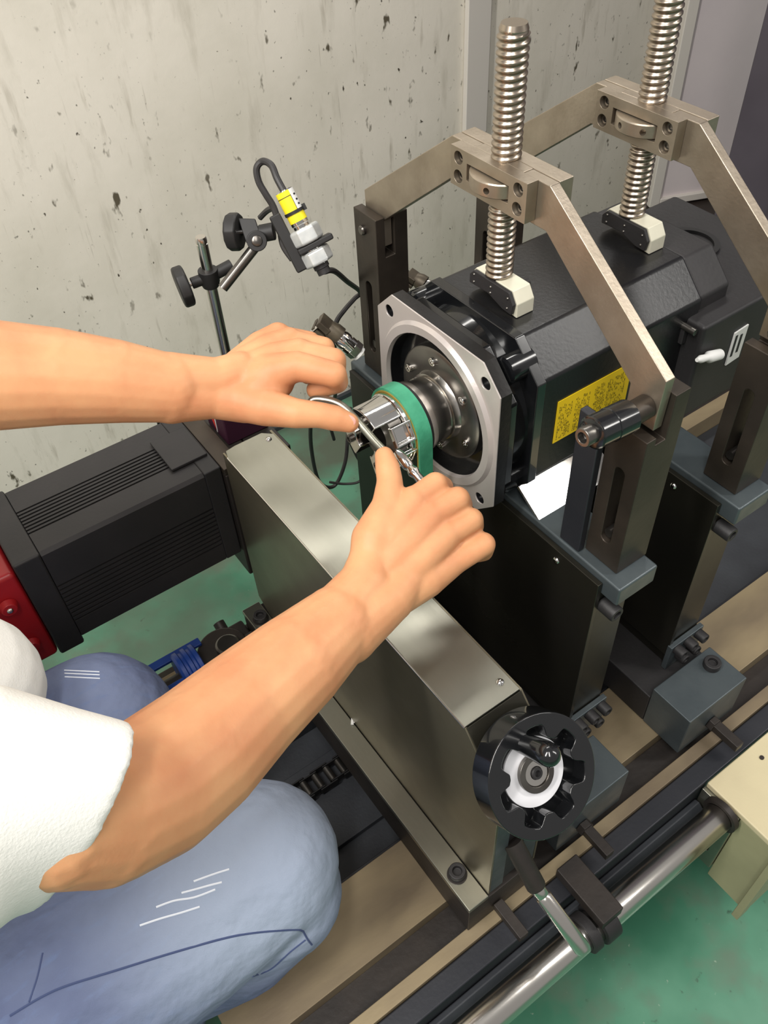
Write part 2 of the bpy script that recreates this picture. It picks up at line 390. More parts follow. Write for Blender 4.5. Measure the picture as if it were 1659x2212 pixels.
part('side_ledge', MB().prism([(-0.3255, -0.56), (-0.3255, -0.488), (-0.332, -0.486), (-0.350, -0.500), (-0.352, -0.515), (-0.345, -0.56)], 'x', X0, 0.150), 'channel_grey', bed, 0.0015)
part('rear_rail', MB().box((X0, 0.2055, -0.60), (X1, 0.222, -0.46)), 'bed_dark', bed, 0.002)
for x in (-0.25, 0.35, 0.93):
    part('bed_leg', MB().box((x - 0.09, -0.22, FZ), (x + 0.09, 0.16, -0.62)), 'rail_blue', bed, 0.004)

# guide rod
GY, GZ = -0.36, -0.47
r = root('guide_rod', (-0.1, GY, GZ), 'long polished round guide rod along the front of the bed', 'rod')
part('rod', MB().lathe((-0.62, GY, GZ), (0.155, GY, GZ), [(0, 0.0160), (0.002, 0.0175), (0.998, 0.0175), (1, 0.0160)], 48), 'turned_steel', r, angle=50)
part('rod_bracket', MB().box((-0.064, -0.372, -0.4495), (-0.034, -0.300, -0.432)), 'bed_dark', r, 0.0015, label='flat dark bar laid across the rod')
part('rod_clamp', MB().ring((-0.060, GY, GZ), (-0.040, GY, GZ), 0.0177, 0.0245), 'black_cast', r, 0.0015)
part('rod_collar', MB().ring((-0.078, GY, GZ), (-0.066, GY, GZ), 0.0177, 0.0225), 'black_cast', r, 0.001)

# cream end cabinet
r = root('end_cabinet', (0.6, -0.45, FZ), 'cream painted machine end box at right, over the rod end', 'cabinet')
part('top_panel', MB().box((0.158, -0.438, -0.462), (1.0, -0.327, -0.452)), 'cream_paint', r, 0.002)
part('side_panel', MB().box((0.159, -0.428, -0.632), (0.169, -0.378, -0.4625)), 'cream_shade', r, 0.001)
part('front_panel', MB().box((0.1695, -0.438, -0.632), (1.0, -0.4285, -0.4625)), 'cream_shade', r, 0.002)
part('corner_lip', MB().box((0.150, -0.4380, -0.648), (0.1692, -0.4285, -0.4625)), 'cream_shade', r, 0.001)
ep = MB().box((0.153, -0.3775, -0.605), (0.165, -0.3265, -0.4625))
ep = boolean(ep, MB().box((0.140, -0.366, -0.573), (0.18, -0.357, -0.553)))
part('rod_end_plate', ep, 'brushed_steel', r, 0.0008)
part('rod_socket', MB().ring((0.1455, GY, GZ), (0.1528, GY, GZ), 0.0177, 0.0225), 'bed_dark', r)
for p in ((0.178, -0.413), (0.235, -0.345), (0.30, -0.40)):
    part('rivet', MB().cyl((p[0], p[1], -0.4525), (p[0], p[1], -0.4505), 0.0028, 16), 'brown_dark', r)

# ---------------- support pedestals (column, top plate, posts) ----------------
def post_mesh(sy, tall_front):
    """slotted upright post; sy=+1 wall side, -1 near side"""
    y0, y1 = (0.166, 0.206) if sy > 0 else (-0.206, -0.166)
    m = MB().box((0.053, y0, -0.096), (0.093, y1, 0.105))
    c = MB().box((0.064, y0 - 0.01, 0.060), (0.076, y1 + 0.01, 0.12))
    m = boolean(m, c)
    if not tall_front: m = boolean(m, MB().box((0.045, y0 - 0.01, 0.068), (0.070, y1 + 0.01, 0.12)))
    yc = (y0 + y1) / 2
    s = MB().box((0.04, yc - 0.0055, -0.062), (0.11, yc + 0.0055, 0.020)); m = boolean(m, s)
    m = boolean(m, MB().cyl((0.04, yc, 0.020), (0.11, yc, 0.020), 0.0055, 20)); m = boolean(m, MB().cyl((0.04, yc, -0.062), (0.11, yc, -0.062), 0.0055, 20))
    return m
def pedestal():
    r = root('support_pedestal', (0.06, 0, BT), 'dark support pedestal with blue-grey top plate, first behind the belt', 'pedestal', 'machine support pedestals')
    pl = MB().box((0.042, -0.222, -0.121), (0.093, 0.222, -0.0965))
    part('top_plate', pl, 'blued_steel', r, 0.0025)
    part('post', post_mesh(1, True), 'post_steel', r, 0.0012)
    part('post', post_mesh(-1, False), 'post_steel', r, 0.0012)
    for sy in (1, -1):
        yc = 0.186 * sy
        part('slot_pin', MB().cyl((0.056, yc, -0.058), (0.090, yc, -0.058), 0.005, 16), 'dull_steel', r)
    part('pivot_pin', MB().lathe((0.049, 0.189, 0.086), (0.097, 0.189, 0.086), [(0, 0.004), (0.03, 0.0052), (1, 0.0052)], 20), 'dull_steel', r)
    part('column', MB().box((0.042, -0.200, -0.395), (0.0885, 0.200, -0.1215)), 'dark_cover', r, 0.001)
    part('front_cover', MB().box((0.0355, -0.2025, -0.372), (0.0415, 0.215, -0.104)), 'dark_cover', r, 0.0008)
    for y, z in ((-0.148, -0.118), (0.15, -0.118)):
        part('cover_screw', domehead((0.0355, y, z), (-1, 0, 0), 0.0042), 'chrome', r)
    part('foot_plate', MB().box((0.034, -0.2075, -0.395), (0.092, -0.2006, -0.350)), 'blued_steel', r, 0.001)
    for x, z in ((0.082, -0.357), (0.063, -0.357), (0.044, -0.357), (0.073, -0.3745), (0.052, -0.3745)):
        part('foot_bolt', hexsock((x, -0.2076, z), (0, -1, 0), 0.0068, 0.013), 'black_cast', r, 0.0005)
    part('plate_bolt', hexsock((0.050, -0.2006, -0.142), (0, -1, 0), 0.0085, 0.020), 'black_cast', r, 0.0006)
    for x in (0.067, 0.081):
        part('plate_bolt', hexsock((x, -0.2006, -0.134), (0, -1, 0), 0.0055, 0.012), 'black_cast', r, 0.0005)
    return r
def foot(r, x0, x1, bx):
    part('foot_block', MB().box((x0, -0.281, -0.4495), (x1, -0.224, -0.375)), 'blued_steel', r, 0.0015)
    part('base_plate', MB().box((x0, -0.2238, -0.4495), (x1, 0.222, -0.3955)), 'black_cast', r, 0.002)
    part('hold_down_bolt', hexsock((bx, -0.244, -0.3748), (0, 0, 1), 0.0105, 0.009), 'black_cast', r, 0.0006)
    c = bx - 0.028
    part('clamp_bolt', MB().box((c - 0.006, -0.325, -0.432), (c + 0.006, -0.2815, -0.420)), 'bed_dark', r, 0.001)
    part('clamp_nut', MB().cyl((c, -0.290, -0.426), (c, -0.2815, -0.426), 0.010, 6), 'bed_dark', r, 0.0008)
ped1 = pedestal()
ped2 = copy_tree(ped1); ped2.location.x += 0.167
ped2['label'] = 'second dark support pedestal further right, behind the first one'
foot(ped1, -0.045, 0.057, 0.02); foot(ped2, 0.157, 0.258, 0.237)

# ---------------- clamp yokes (arms, bridge, screw, foot) ----------------
def thread(x, y, z0, z1, p=0.0056, ro=0.0125, ri=0.0108, n=32):
    m = MB(); V = []; F = []; per = 8; rows = int((z1 - z0) / p * per) + 1
    pr = [0.0, 0.5, 1.0, 1.0, 1.0, 0.5, 0.0, 0.0]
    for i in range(rows + 1):
        z = z0 + (z1 - z0) * i / rows
        for k in range(n):
            a = 2 * math.pi * k / n; ph = ((z / p - k / n) % 1.0) * per; j = int(ph); f = ph - j
            h = pr[j % per] * (1 - f) + pr[(j + 1) % per] * f
            if z > z1 - 0.003 or z < z0 + 0.001: h = min(h, 0.2)
            rr = ri + (ro - ri) * h
            V.append((x + rr * math.cos(a), y + rr * math.sin(a), z))
    for i in range(rows):
        for k in range(n): j = (k + 1) % n; F.append((i * n + k, i * n + j, (i + 1) * n + j, (i + 1) * n + k))
    F.append(tuple(range(n - 1, -1, -1))); F.append(tuple(range(rows * n, rows * n + n)))
    return m.add(V, F).cyl((x, y, z1 - 0.0005), (x, y, z1 + 0.0035), 0.0112, 28, 0.0098)
ARM = [(-0.030, 0.2225), (-0.060, 0.2225), (-0.2015, 0.121), (-0.2000, 0.0705), (-0.1690, 0.0705), (-0.1690, 0.100), (-0.060, 0.1850), (-0.030, 0.1850)]
def yoke(dx, zt, second):
    r = root('clamp_yoke', (0.072 + dx, 0, 0.09), 'nickel-plated clamping yoke with threaded screw pressing on the motor front', 'clamp', 'clamping yokes over the motor')
    mv = lambda q: (q[0] + dx, q[1], q[2])
    def P(name, mb, m, *a, **k):
        mb.v = [v + Vector((dx, 0, 0)) for v in mb.v]; return part(name, mb, m, r, *a, **k)
    P('yoke_arm', MB().prism(ARM, 'x', 0.0650, 0.0750), 'nickel_plate', 0.0008)
    P('yoke_arm', MB().prism([(-y, z) for y, z in ARM], 'x', 0.0650, 0.0750), 'nickel_plate', 0.0008)
    # bridge block, slotted for the ring nut and counterbored
    b = MB().box((0.0535, -0.047, 0.1895), (0.0648, 0.047, 0.2230))
    b = boolean(b, MB().box((0.04, -0.026, 0.199), (0.09, 0.026, 0.2135)))
    for y in (-0.037, 0.037):
        for z in (0.1985, 0.2145):
            b = boolean(b, MB().cyl((0.045, y, z), (0.060, y, z), 0.0056, 24))
    fb = P('bridge_block', b, 'nickel_plate', 0.0008)
    for y in (-0.037, 0.037):
        for z in (0.1985, 0.2145):
            P('bridge_bolt', hexsock((0.0602, y, z), (-1, 0, 0), 0.0048, 0.0022), 'dull_steel')
    P('bridge_plate', MB().box((0.0752, -0.060, 0.1895), (0.0900, 0.060, 0.2230)).box((0.0649, -0.0298, 0.214), (0.0752, 0.0298, 0.2230)).box((0.0649, -0.0298, 0.1895), (0.0752, 0.0298, 0.1985)), 'nickel_plate', 0.0008)
    nut = MB().lathe((0.071, 0, 0.2000), (0.071, 0, 0.2125), [(0, 0.0270), (0.08, 0.0280), (0.92, 0.0280), (1, 0.0270)], 56)
    for a in ((200,) if not second else (165, 215)):
        d = Vector((math.cos(math.radians(a)), math.sin(math.radians(a)), 0)); nut = boolean(nut, MB().cyl(Vector((0.071, 0, 0.206)) + d * 0.020, Vector((0.071, 0, 0.206)) + d * 0.035, 0.0028, 16))
    P('ring_nut', nut, 'nickel_plate', angle=30)
    P('threaded_screw', thread(0.073, 0, 0.110, zt), 'screw_nickel', angle=60)
    # foot with chamfered ends and V-shaped lower edge, black face plate
    fp = [(-0.036, 0.1045), (-0.029, 0.1155), (0.021, 0.1155), (0.027, 0.108), (0.027, 0.0970), (0.002, 0.0985), (-0.020, 0.0920), (-0.036, 0.0908)]
    P('pressure_foot', MB().prism(fp, 'x', 0.0640, 0.0840), 'foot_light', 0.0008)
    P('foot_face_plate', MB().prism([(-0.0345, 0.1045), (-0.028, 0.1148), (0.020, 0.1148), (0.0255, 0.109), (0.0255, 0.1000), (0.0, 0.1010), (-0.021, 0.0945), (-0.0325, 0.0940)], 'x', 0.0600, 0.0638), 'black_cast', 0.0008)
    for y, z in ((-0.027, 0.1085), (-0.027, 0.0985), (-0.004, 0.1090), (-0.004, 0.1030), (0.019, 0.1110), (0.019, 0.1035)):
        P('face_screw', domehead((0.0600, y, z), (-1, 0, 0), 0.0017), 'dull_steel')
    P('side_knob', MB().lathe((0.0842, -0.015, 0.106), (0.094, -0.015, 0.106), [(0, 0.003), (0.4, 0.003), (0.4, 0.0055), (1, 0.005)], 18), 'black_cast')
    # pivot spacer and cap screw at the near post
    if second:
        P('pivot_pin', MB().lathe((0.0490, -0.189, 0.088), (0.0649, -0.189, 0.088), [(0, 0.004), (0.1, 0.0052), (1, 0.0052)], 20), 'turned_steel')
        return r
    P('pivot_pin', MB().cyl((0.0420, -0.189, 0.090), (0.0649, -0.189, 0.090), 0.0100, 28), 'post_steel', 0.0006)
    P('pivot_collar', MB().lathe((0.0040, -0.189, 0.0945), (0.0440, -0.189, 0.0905), [(0, 0.0115), (0.03, 0.0135), (0.44, 0.0135), (0.45, 0.0128), (0.47, 0.0140), (0.97, 0.0140), (1, 0.0128)], 36), 'black_gloss')
    P('pivot_screw', hexsock((0.0045, -0.189, 0.0945), (-1, 0, 0.1), 0.0080, 0.011), 'dull_steel', 0.0006)
    return r
y1 = yoke(0, 0.318, False)
y2 = yoke(0.169, 0.352, True); y2['label'] = 'second nickel-plated clamping yoke, pressing on the rear of the motor, taller screw'
# dark stop bar behind the near post
r = root('stop_bar', (0.048, -0.16, -0.096), 'dark flat steel bar standing against the near post of first pedestal', 'bar')
part('bar', MB().box((0.044, -0.1655, -0.0962), (0.0525, -0.140, 0.066)), 'rail_blue', r, 0.0015)

# ---------------- the motor being balanced ----------------
mo = root('servo_motor', (0.13, 0, -0.09), 'large black electric motor with square silver flange, held by the yokes', 'motor')
def octo(h, c): return [(-h, -h + c), (-h + c, -h), (h - c, -h), (h, -h + c), (h, h - c), (h - c, h), (-h + c, h), (-h, h - c)]
FC = {}
for nm, xa, xb in (('face', 0.0, 0.0016), ('rim', 0.0017, 0.0135)):
    fl = MB().prism(octo(0.0905, 0.024), 'x', xa, xb)
    fl = boolean(fl, MB().cyl((-0.01, 0, 0), (0.03, 0, 0), 0.0745, 72))
    for a in (-1, 1):
        for b in (-1, 1): fl = boolean(fl, MB().cyl((-0.01, 0.0707 * a, 0.0707 * b), (0.03, 0.0707 * a, 0.0707 * b), 0.0062, 28))
    FC[nm] = fl
mf = part('mounting_flange', FC['rim'], 'black_paint', mo)
part('flange_face', FC['face'], 'flange_metal', mf, 0.0005, label='bare silver face')
part('register_ring', MB().lathe((-0.0035, 0, 0), (0.0, 0, 0), [(1, 0.0865), (0.0, 0.0835), (0.0, 0.0755), (1, 0.0746)], 72, cap=False), 'flange_metal', mo)
part('flange_recess', MB().lathe((0.0, 0, 0), (0.025, 0, 0), [(0.05, 0.0744), (1.0, 0.0740), (1.0, 0.058)], 64, cap=False), 'black_paint', mo)
hs = MB().cyl((0.0138, 0, 0), (0.047, 0, 0), 0.0835, 56, 0.087)
hs.prism(octo(0.0885, 0.040), 'x', 0.0137, 0.024)
part('front_housing', hs, 'black_gloss', mo, 0.002)
for a in (-1, 1):
    for b in (-1, 1):
        part('corner_boss', MB().lathe((0.0240, 0.066 * a, 0.069 * b), (0.053, 0.066 * a, 0.069 * b), [(0, 0.011), (0.06, 0.0135), (1, 0.0135)], 28), 'black_gloss', mo)
part('body', MB().prism(octo(0.0905, 0.032), 'x', 0.0475, 0.257), 'black_paint', mo, 0.003, 3)
part('body_band', MB().prism(octo(0.0925, 0.033), 'x', 0.0415, 0.0525), 'black_gloss', mo, 0.001)
part('bearing_plate', MB().lathe((0.004, 0, 0), (0.030, 0, 0), [(0, 0.028), (0, 0.056), (0.08, 0.059), (0.5, 0.060), (1, 0.060)], 64), 'dull_steel', mo)
for k in range(6):
    a = math.radians(22 + 60 * k); part('plate_screw', hexsock((0.0042, 0.048 * math.cos(a), 0.048 * math.sin(a)), (-1, 0, 0), 0.0042, 0.0035), 'chrome', mo)
part('shaft', MB().lathe((-0.0290, 0, 0), (0.006, 0, 0), [(0, 0.0345), (0.03, 0.0352), (0.18, 0.0352), (0.20, 0.0330), (0.66, 0.0330), (0.68, 0.0310), (0.74, 0.0310), (0.76, 0.0340), (0.93, 0.0350), (1, 0.0370)], 64), 'turned_steel', mo, angle=30)
part('shaft_seal', MB().ring((-0.0318, 0, 0), (-0.0292, 0, 0), 0.02, 0.0372), 'rubber', mo)
lab = part('rating_label', MB().box((0.0715, -0.0912, -0.0245), (0.168, -0.0907, 0.0265)), 'yellow_label', mo, label='yellow data label')
pr = MB(); random.seed(3)
for k in range(46):     # rows of small print, standing across the label
    x = 0.0748 + k * 0.0019
    if k in (9, 10, 21, 22, 23, 32): continue
    z = -0.0215
    while z < 0.018:
        L_ = random.uniform(0.0008, 0.0032)
        if random.random() < 0.62: pr.box((x, -0.09135, z), (x + random.choice((0.0004, 0.0006, 0.0009)), -0.09121, z + L_))
        z += L_ + random.uniform(0.0004, 0.0012)
o = part('printed_text', pr, 'ink', lab, kind='stuff')
part('box_housing', MB().box((0.240, -0.112, -0.07), (0.42, 0.085, 0.044)), 'black_cast', mo, 0.004, label='dark rear housing')
part('rear_cover', MB().prism(octo(0.088, 0.030), 'x', 0.2575, 0.30), 'black_cast', mo, 0.003)
part('fan_ring', MB().ring((0.345, 0.0, 0.0443), (0.345, 0.0, 0.0475), 0.026, 0.032), 'black_matte', mo)
part('latch', MB().box((0.2330, -0.095, 0.018), (0.2398, -0.070, 0.036)), 'black_cast', mo, 0.001)
part('latch_rod', MB().cyl((0.2350, -0.106, 0.038), (0.2350, -0.060, 0.038), 0.0035, 12), 'dull_steel', mo)
part('white_plug', MB().lathe((0.2290, -0.1190, 0.0160), (0.2680, -0.1190, 0.0050), [(0, 0.002), (0.15, 0.004), (0.4, 0.0035), (0.5, 0.006), (0.95, 0.0055), (1, 0.003)], 18), 'white_print', mo)
part('side_tag', MB().obox((0.3020, -0.1130, -0.0030), (1, 0.0, 0.1), (0, 1, 0), (0, 0, 1), 0.010, 0.0008, 0.020), 'white_print', mo)
tq = Vector((0.3000, -0.1140, -0.0010))
part('tag_print', MB().obox(tq - Vector((0.004, 0, 0)), (1, 0, 0), (0, 1, 0), (0, 0, 1), 0.0015, 0.0003, 0.013).obox(tq + Vector((0.004, 0, 0)), (1, 0, 0), (0, 1, 0), (0, 0, 1), 0.0015, 0.0003, 0.011), 'ink_black', mo, kind='stuff')

r = root('support_sheet', (0.14, -0.09, -0.0965), 'shiny bare aluminium sheet lying under the black motor', 'sheet')
part('sheet', MB().prism([(-0.1120, -0.0962), (-0.0790, -0.0745), (-0.0770, -0.0775), (-0.1085, -0.0982)], 'x', 0.0435, 0.150), 'aluminium_sheet', r, 0.0004)
part('printed_text', MB().box((0.118, -0.082, -0.0914), (0.122, -0.0795, -0.0912)).box((0.124, -0.082, -0.0914), (0.129, -0.0795, -0.0912)).box((0.131, -0.082, -0.0914), (0.134, -0.0795, -0.0912)).box((0.110, -0.088, -0.0914), (0.114, -0.0855, -0.0912)), 'ink_black', r, kind='stuff')
# ---------------- coupling, belt, key ----------------
r = root('jaw_coupling', (-0.06, 0, 0), 'polished steel jaw coupling on the motor shaft, with open windows', 'coupling')
hub = MB().lathe((-0.0535, 0, 0), (-0.0302, 0, 0), [(0, 0.0335), (0.05, 0.0348), (1, 0.0348)], 64)
hub = boolean(hub, MB().cyl((-0.07, 0, 0), (-0.03, 0, 0), 0.014, 32))
part('hub', hub, 'chrome', r, 0.0005, angle=30)
def sector(a0, a1, ri, ro, x0, x1, n=14):
    pts = [(ro * math.cos(math.radians(a0 + (a1 - a0) * i / n)), ro * math.sin(math.radians(a0 + (a1 - a0) * i / n))) for i in range(n + 1)]
    pts += [(ri * math.cos(math.radians(a1 + (a0 - a1) * i / n)), ri * math.sin(math.radians(a1 + (a0 - a1) * i / n))) for i in range(n + 1)]
    return MB().prism(pts, 'x', x0, x1)
for a in (62, 182, 302):
    part('jaw', sector(a, a + 62, 0.015, 0.0343, -0.0830, -0.0536), 'chrome', r, 0.0012, angle=30)
    s = math.radians(a + 31)
    part('clamp_screw', hexsock((-0.083, 0.026 * math.cos(s), 0.026 * math.sin(s)), (-1, 0, 0), 0.0045, 0.003), 'dull_steel', r)
part('clamp_ring', MB().ring((-0.0675, 0, 0), (-0.0537, 0, 0), 0.0135, 0.0300, 48), 'dull_steel', r, 0.0008)
for a in (150, 200):
    c = math.radians(a); d = Vector((0, math.cos(c), math.sin(c)))
    part('window_frame', boolean(MB().obox(Vector((-0.059, 0, 0)) + d * 0.0325, (1, 0, 0), d.cross(Vector((1, 0, 0))), d, 0.011, 0.010, 0.003), MB().obox(Vector((-0.059, 0, 0)) + d * 0.034, (1, 0, 0), d.cross(Vector((1, 0, 0))), d, 0.0085, 0.0075, 0.004)), 'chrome', r, 0.0008)

# belt loop over the coupling down to a hidden pulley
def belt_path():
    R1, R2, c2 = 0.0368, 0.018, Vector((-0.020, -0.20)); c1 = Vector((0, 0)); out = []
    d = c2 - c1; D_ = d.length; th = math.atan2(d.y, d.x); al = math.acos((R1 - R2) / D_)
    for i in range(33):
        a = th + al + (2 * math.pi - 2 * al) * i / 32; out.append(c1 + R1 * Vector((math.cos(a), math.sin(a))))
    for i in range(17):
        a = th - al + (2 * al) * i / 16; out.append(c2 + R2 * Vector((math.cos(a), math.sin(a))))
    return out
bp_ = belt_path(); n = len(bp_)
def belt(x0, x1, t0, t1):
    V = []; F = []
    for i in range(n):
        tt = (bp_[(i + 1) % n] - bp_[i - 1]).normalized(); nn = Vector((tt.y, -tt.x))
        for x, t in ((x0, t0), (x1, t0), (x1, t1), (x0, t1)): q = bp_[i] + nn * t; V.append((x, q.x, q.y))
    for i in range(n):
        j = (i + 1) % n
        for k in range(4): l = (k + 1) % 4; F.append((i * 4 + k, i * 4 + l, j * 4 + l, j * 4 + k))
    return MB().add(V, F)
r = root('drive_belt', (-0.047, 0, -0.04), 'green flat drive belt looped over the steel coupling', 'belt')
part('belt_cover', belt(-0.0478, -0.0328, -0.0002, 0.0022), 'green_belt', r)
part('belt_lining', belt(-0.0481, -0.0325, -0.0018, -0.0002), 'belt_edge', r, label='yellow-brown inner layer')
r = root('idler_pulley', (-0.047, -0.02, -0.2), 'small grey pulley low inside the belt loop', 'pulley')
part('wheel', MB().lathe((-0.060, -0.020, -0.20), (-0.036, -0.020, -0.20), [(0, 0.019), (0.06, 0.019), (0.06, 0.0158), (0.94, 0.0158), (0.94, 0.019), (1, 0.019)], 32), 'dull_steel', r)
part('axle', MB().cyl((-0.0885, -0.020, -0.20), (-0.0365, -0.020, -0.20), 0.006, 16), 'dull_steel', r)

r = root('hex_key', (-0.1060, -0.0100, 0.0600), 'bent steel hex key held between both hands at the coupling', 'hex key')
part('key_bar', MB().tube([(-0.1320, 0.0100, 0.0480), (-0.1240, 0.0160, 0.0590), (-0.1150, 0.0090, 0.0610), (-0.1070, -0.0050, 0.0600), (-0.1030, -0.0210, 0.0530), (-0.0980, -0.0420, 0.0390), (-0.0920, -0.0580, 0.0270)], 0.0035, 12), 'brushed_steel', r)
r = root('socket_wrench', (-0.0800, -0.0670, 0.0160), 'short shiny chrome tool under the right index finger', 'tool')
part('handle', MB().lathe((-0.0810, -0.0500, 0.0220), (-0.0800, -0.0970, 0.0100), [(0, 0.004), (0.1, 0.0052), (0.35, 0.0052), (0.4, 0.0038), (0.5, 0.0055), (0.6, 0.0038), (1, 0.005)], 20), 'chrome', r)

# ---------------- belt drive unit ----------------
du = root('belt_drive_unit', (-0.12, -0.03, BT), 'brushed steel box beam of the belt drive with base flange', 'machine unit')
pf = [(0.190, -0.113), (-0.238, -0.113), (-0.287, -0.168), (-0.287, -0.386), (0.160, -0.386), (0.186, -0.370)]
part('front_sheet', MB().prism(pf, 'x', -0.1535, -0.151), 'cover_side', du, 0.0006)
tp = [(-0.1535, 0.176), (-0.1500, 0.188), (-0.1380, 0.190), (-0.103, 0.190), (-0.0925, 0.180), (-0.0925, -0.238), (-0.1535, -0.238)]
part('top_sheet', MB().prism(tp, 'z', -0.1128, -0.1105), 'brushed_steel', du, 0.0006)
part('fold_highlight', MB().cyl((-0.1527, 0.178, -0.1126), (-0.1527, -0.238, -0.1126), 0.0018, 16), 'turned_steel', du)  # brighter steel along the fold puts in the cover's edge highlight
part('rear_sheet', MB().prism([(0.190, -0.113), (-0.238, -0.113), (-0.287, -0.168), (-0.287, -0.386), (0.186, -0.386)], 'x', -0.0925, -0.0900), 'cover_side', du)
part('end_sheet', MB().box((-0.1508, -0.2868, -0.386), (-0.134, -0.2835, -0.170)).box((-0.112, -0.2868, -0.386), (-0.0927, -0.2835, -0.170)), 'blued_steel', du, 0.0005)
part('end_gap_dark', MB().box((-0.1338, -0.283, -0.386), (-0.1122, -0.270, -0.170)), 'black_cast', du)  # black block in the open middle, painting the darkness inside
part('corner_sheet', MB().obox((-0.122, -0.2625, -0.1405), (1, 0, 0), (0, 0.049, 0.055), (0, -0.747, 0.665), 0.030, 0.0365, 0.0013), 'dark_cover', du, 0.0004)
part('base_flange', MB().box((-0.1800, -0.2885, -0.3935), (-0.1540, 0.190, -0.3862)), 'brushed_steel', du, 0.001)
part('flange_block', MB().box((-0.1790, -0.2880, -0.4495), (-0.0930, 0.190, -0.3937)), 'bed_dark', du, 0.001)
for y, z in ((-0.223, 0), (0.175, 0)):
    part('cover_screw', domehead((-0.102, y, -0.1105), (0, 0, 1), 0.0042), 'chrome', du)
for y, x in ((-0.252, -0.1665), (0.162, -0.1665)):
    part('flange_washer', MB().ring((x, y, -0.3862), (x, y, -0.3846), 0.004, 0.0108, 28), 'bed_dark', du)
    part('flange_bolt', hexsock((x, y, -0.3846), (0, 0, 1), 0.0092, 0.009), 'black_cast', du, 0.0006)
part('clamp_bolt', MB().box((-0.146, -0.332, -0.436), (-0.134, -0.289, -0.424)), 'bed_dark', du, 0.001)
part('locking_lever', MB().lathe((-0.128, -0.286, -0.290), (-0.1275, -0.325, -0.325), [(0, 0.0098), (0.95, 0.0098), (1, 0.0088)], 28), 'bed_dark', du, label='dark sleeve of the lever')
part('lever_grip', MB().lathe((-0.1275, -0.325, -0.325), (-0.114, -0.383, -0.381), [(0, 0.0074), (0.10, 0.0074), (0.11, 0.0068), (0.14, 0.0082), (0.97, 0.0086), (1, 0.0078)], 36), 'turned_steel', du, angle=40, label='polished round lever grip')
r = root('paper_scrap', (-0.1540, -0.0380, -0.3840), 'tiny white folded scrap lying on the lower steel flange', 'scrap')
q = Vector((-0.1540, -0.0370, -0.3850))
part('scrap', MB().obox(q + Vector((0, 0.0, 0.001)), (0.6, 0.8, 0), (-0.8, 0.6, 0), (0, 0, 1), 0.0055, 0.0016, 0.0008).obox(q + Vector((0.004, -0.004, 0.001)), (0.9, -0.5, 0), (0.5, 0.9, 0), (0, 0, 1), 0.0045, 0.0016, 0.0008), 'white_print', r)

# handwheel, axis tilted up out of the sloping corner
HN = Vector((0.0, -0.766, 0.643)).normalized(); HC = Vector((-0.1215, -0.3020, -0.1345)) + 0.0 * HN      # centre of the front rim
HU = Vector((1, 0, 0)); HV = HN.cross(HU).normalized()
hw = root('handwheel', tuple(HC - HN * 0.03), 'glossy black handwheel with scalloped inside and white-metal centre disc', 'handwheel')
def wheel_ring(t0, t1, ro, ri, scal=0.0, n=160, lobes=8):
    V = []; F = []
    for t, rr in ((t0, 'o'), (t1, 'o'), (t1, 'i'), (t0, 'i')):
        for i in range(n):
            a = 2 * math.pi * i / n
            f_ = abs(math.cos((a - math.radians(75)) * 3.5)); g_ = min(1, max(0, (f_ - 0.42) / 0.42)); R_ = ro if rr == 'o' else ri + scal * (0.2 * f_ + 0.8 * g_ * g_ * (3 - 2 * g_))
            V.append(HC + HN * t + HU * (R_ * math.cos(a)) + HV * (R_ * math.sin(a)))
    for k in range(4):
        l = (k + 1) % 4
        for i in range(n): j = (i + 1) % n; F.append((k * n + i, k * n + j, l * n + j, l * n + i))
    return MB().add(V, F)
part('rim', wheel_ring(-0.026, 0.0, 0.0530, 0.0312, 0.0115), 'black_gloss', hw, 0.0018, 3, angle=50)
part('web', MB().lathe(HC - HN * 0.027, HC - HN * 0.016, [(0, 0.050), (0.5, 0.0500), (1, 0.042)], 48), 'black_gloss', hw)
dk = MB()
V = []; n = 120
for t in (-0.0158, -0.0135):
    for i in range(n):
        a = 2 * math.pi * i / n; R_ = 0.0300
        V.append(HC + HN * t + HU * (R_ * math.cos(a)) + HV * (R_ * math.sin(a)))
dk.add(V, [tuple(range(n)), tuple(range(2 * n - 1, n - 1, -1))] + [(i, n + i, n + (i + 1) % n, (i + 1) % n) for i in range(n)])
part('centre_disc', dk, 'disc_white', hw, 0.0003)
part('hub_ring', MB().ring(HC - HN * 0.0134, HC - HN * 0.0085, 0.0115, 0.0170, 40), 'dull_steel', hw, 0.0006)
part('hub_washer', MB().ring(HC - HN * 0.0134, HC - HN * 0.0100, 0.0055, 0.0113, 36), 'turned_steel', hw, 0.0005)
part('hub_screw', hexsock(HC - HN * 0.0134, HN, 0.0052, 0.0055), 'black_cast', hw)
for sgn in (1,):
    kd = HV if HV.z > 0 else -HV
    p0 = HC - HN * 0.018 + kd * 0.0320 - HU * 0.002
    part('knob', MB().lathe(p0, p0 + HN * 0.058, [(0, 0.0080), (0.15, 0.0086), (0.74, 0.0102), (0.88, 0.0096), (0.96, 0.0062), (1, 0.001)], 32), 'black_gloss', hw, angle=60)
part('shaft', MB().cyl(HC - HN * 0.036, HC - HN * 0.0272, 0.012, 24), 'dull_steel', hw)

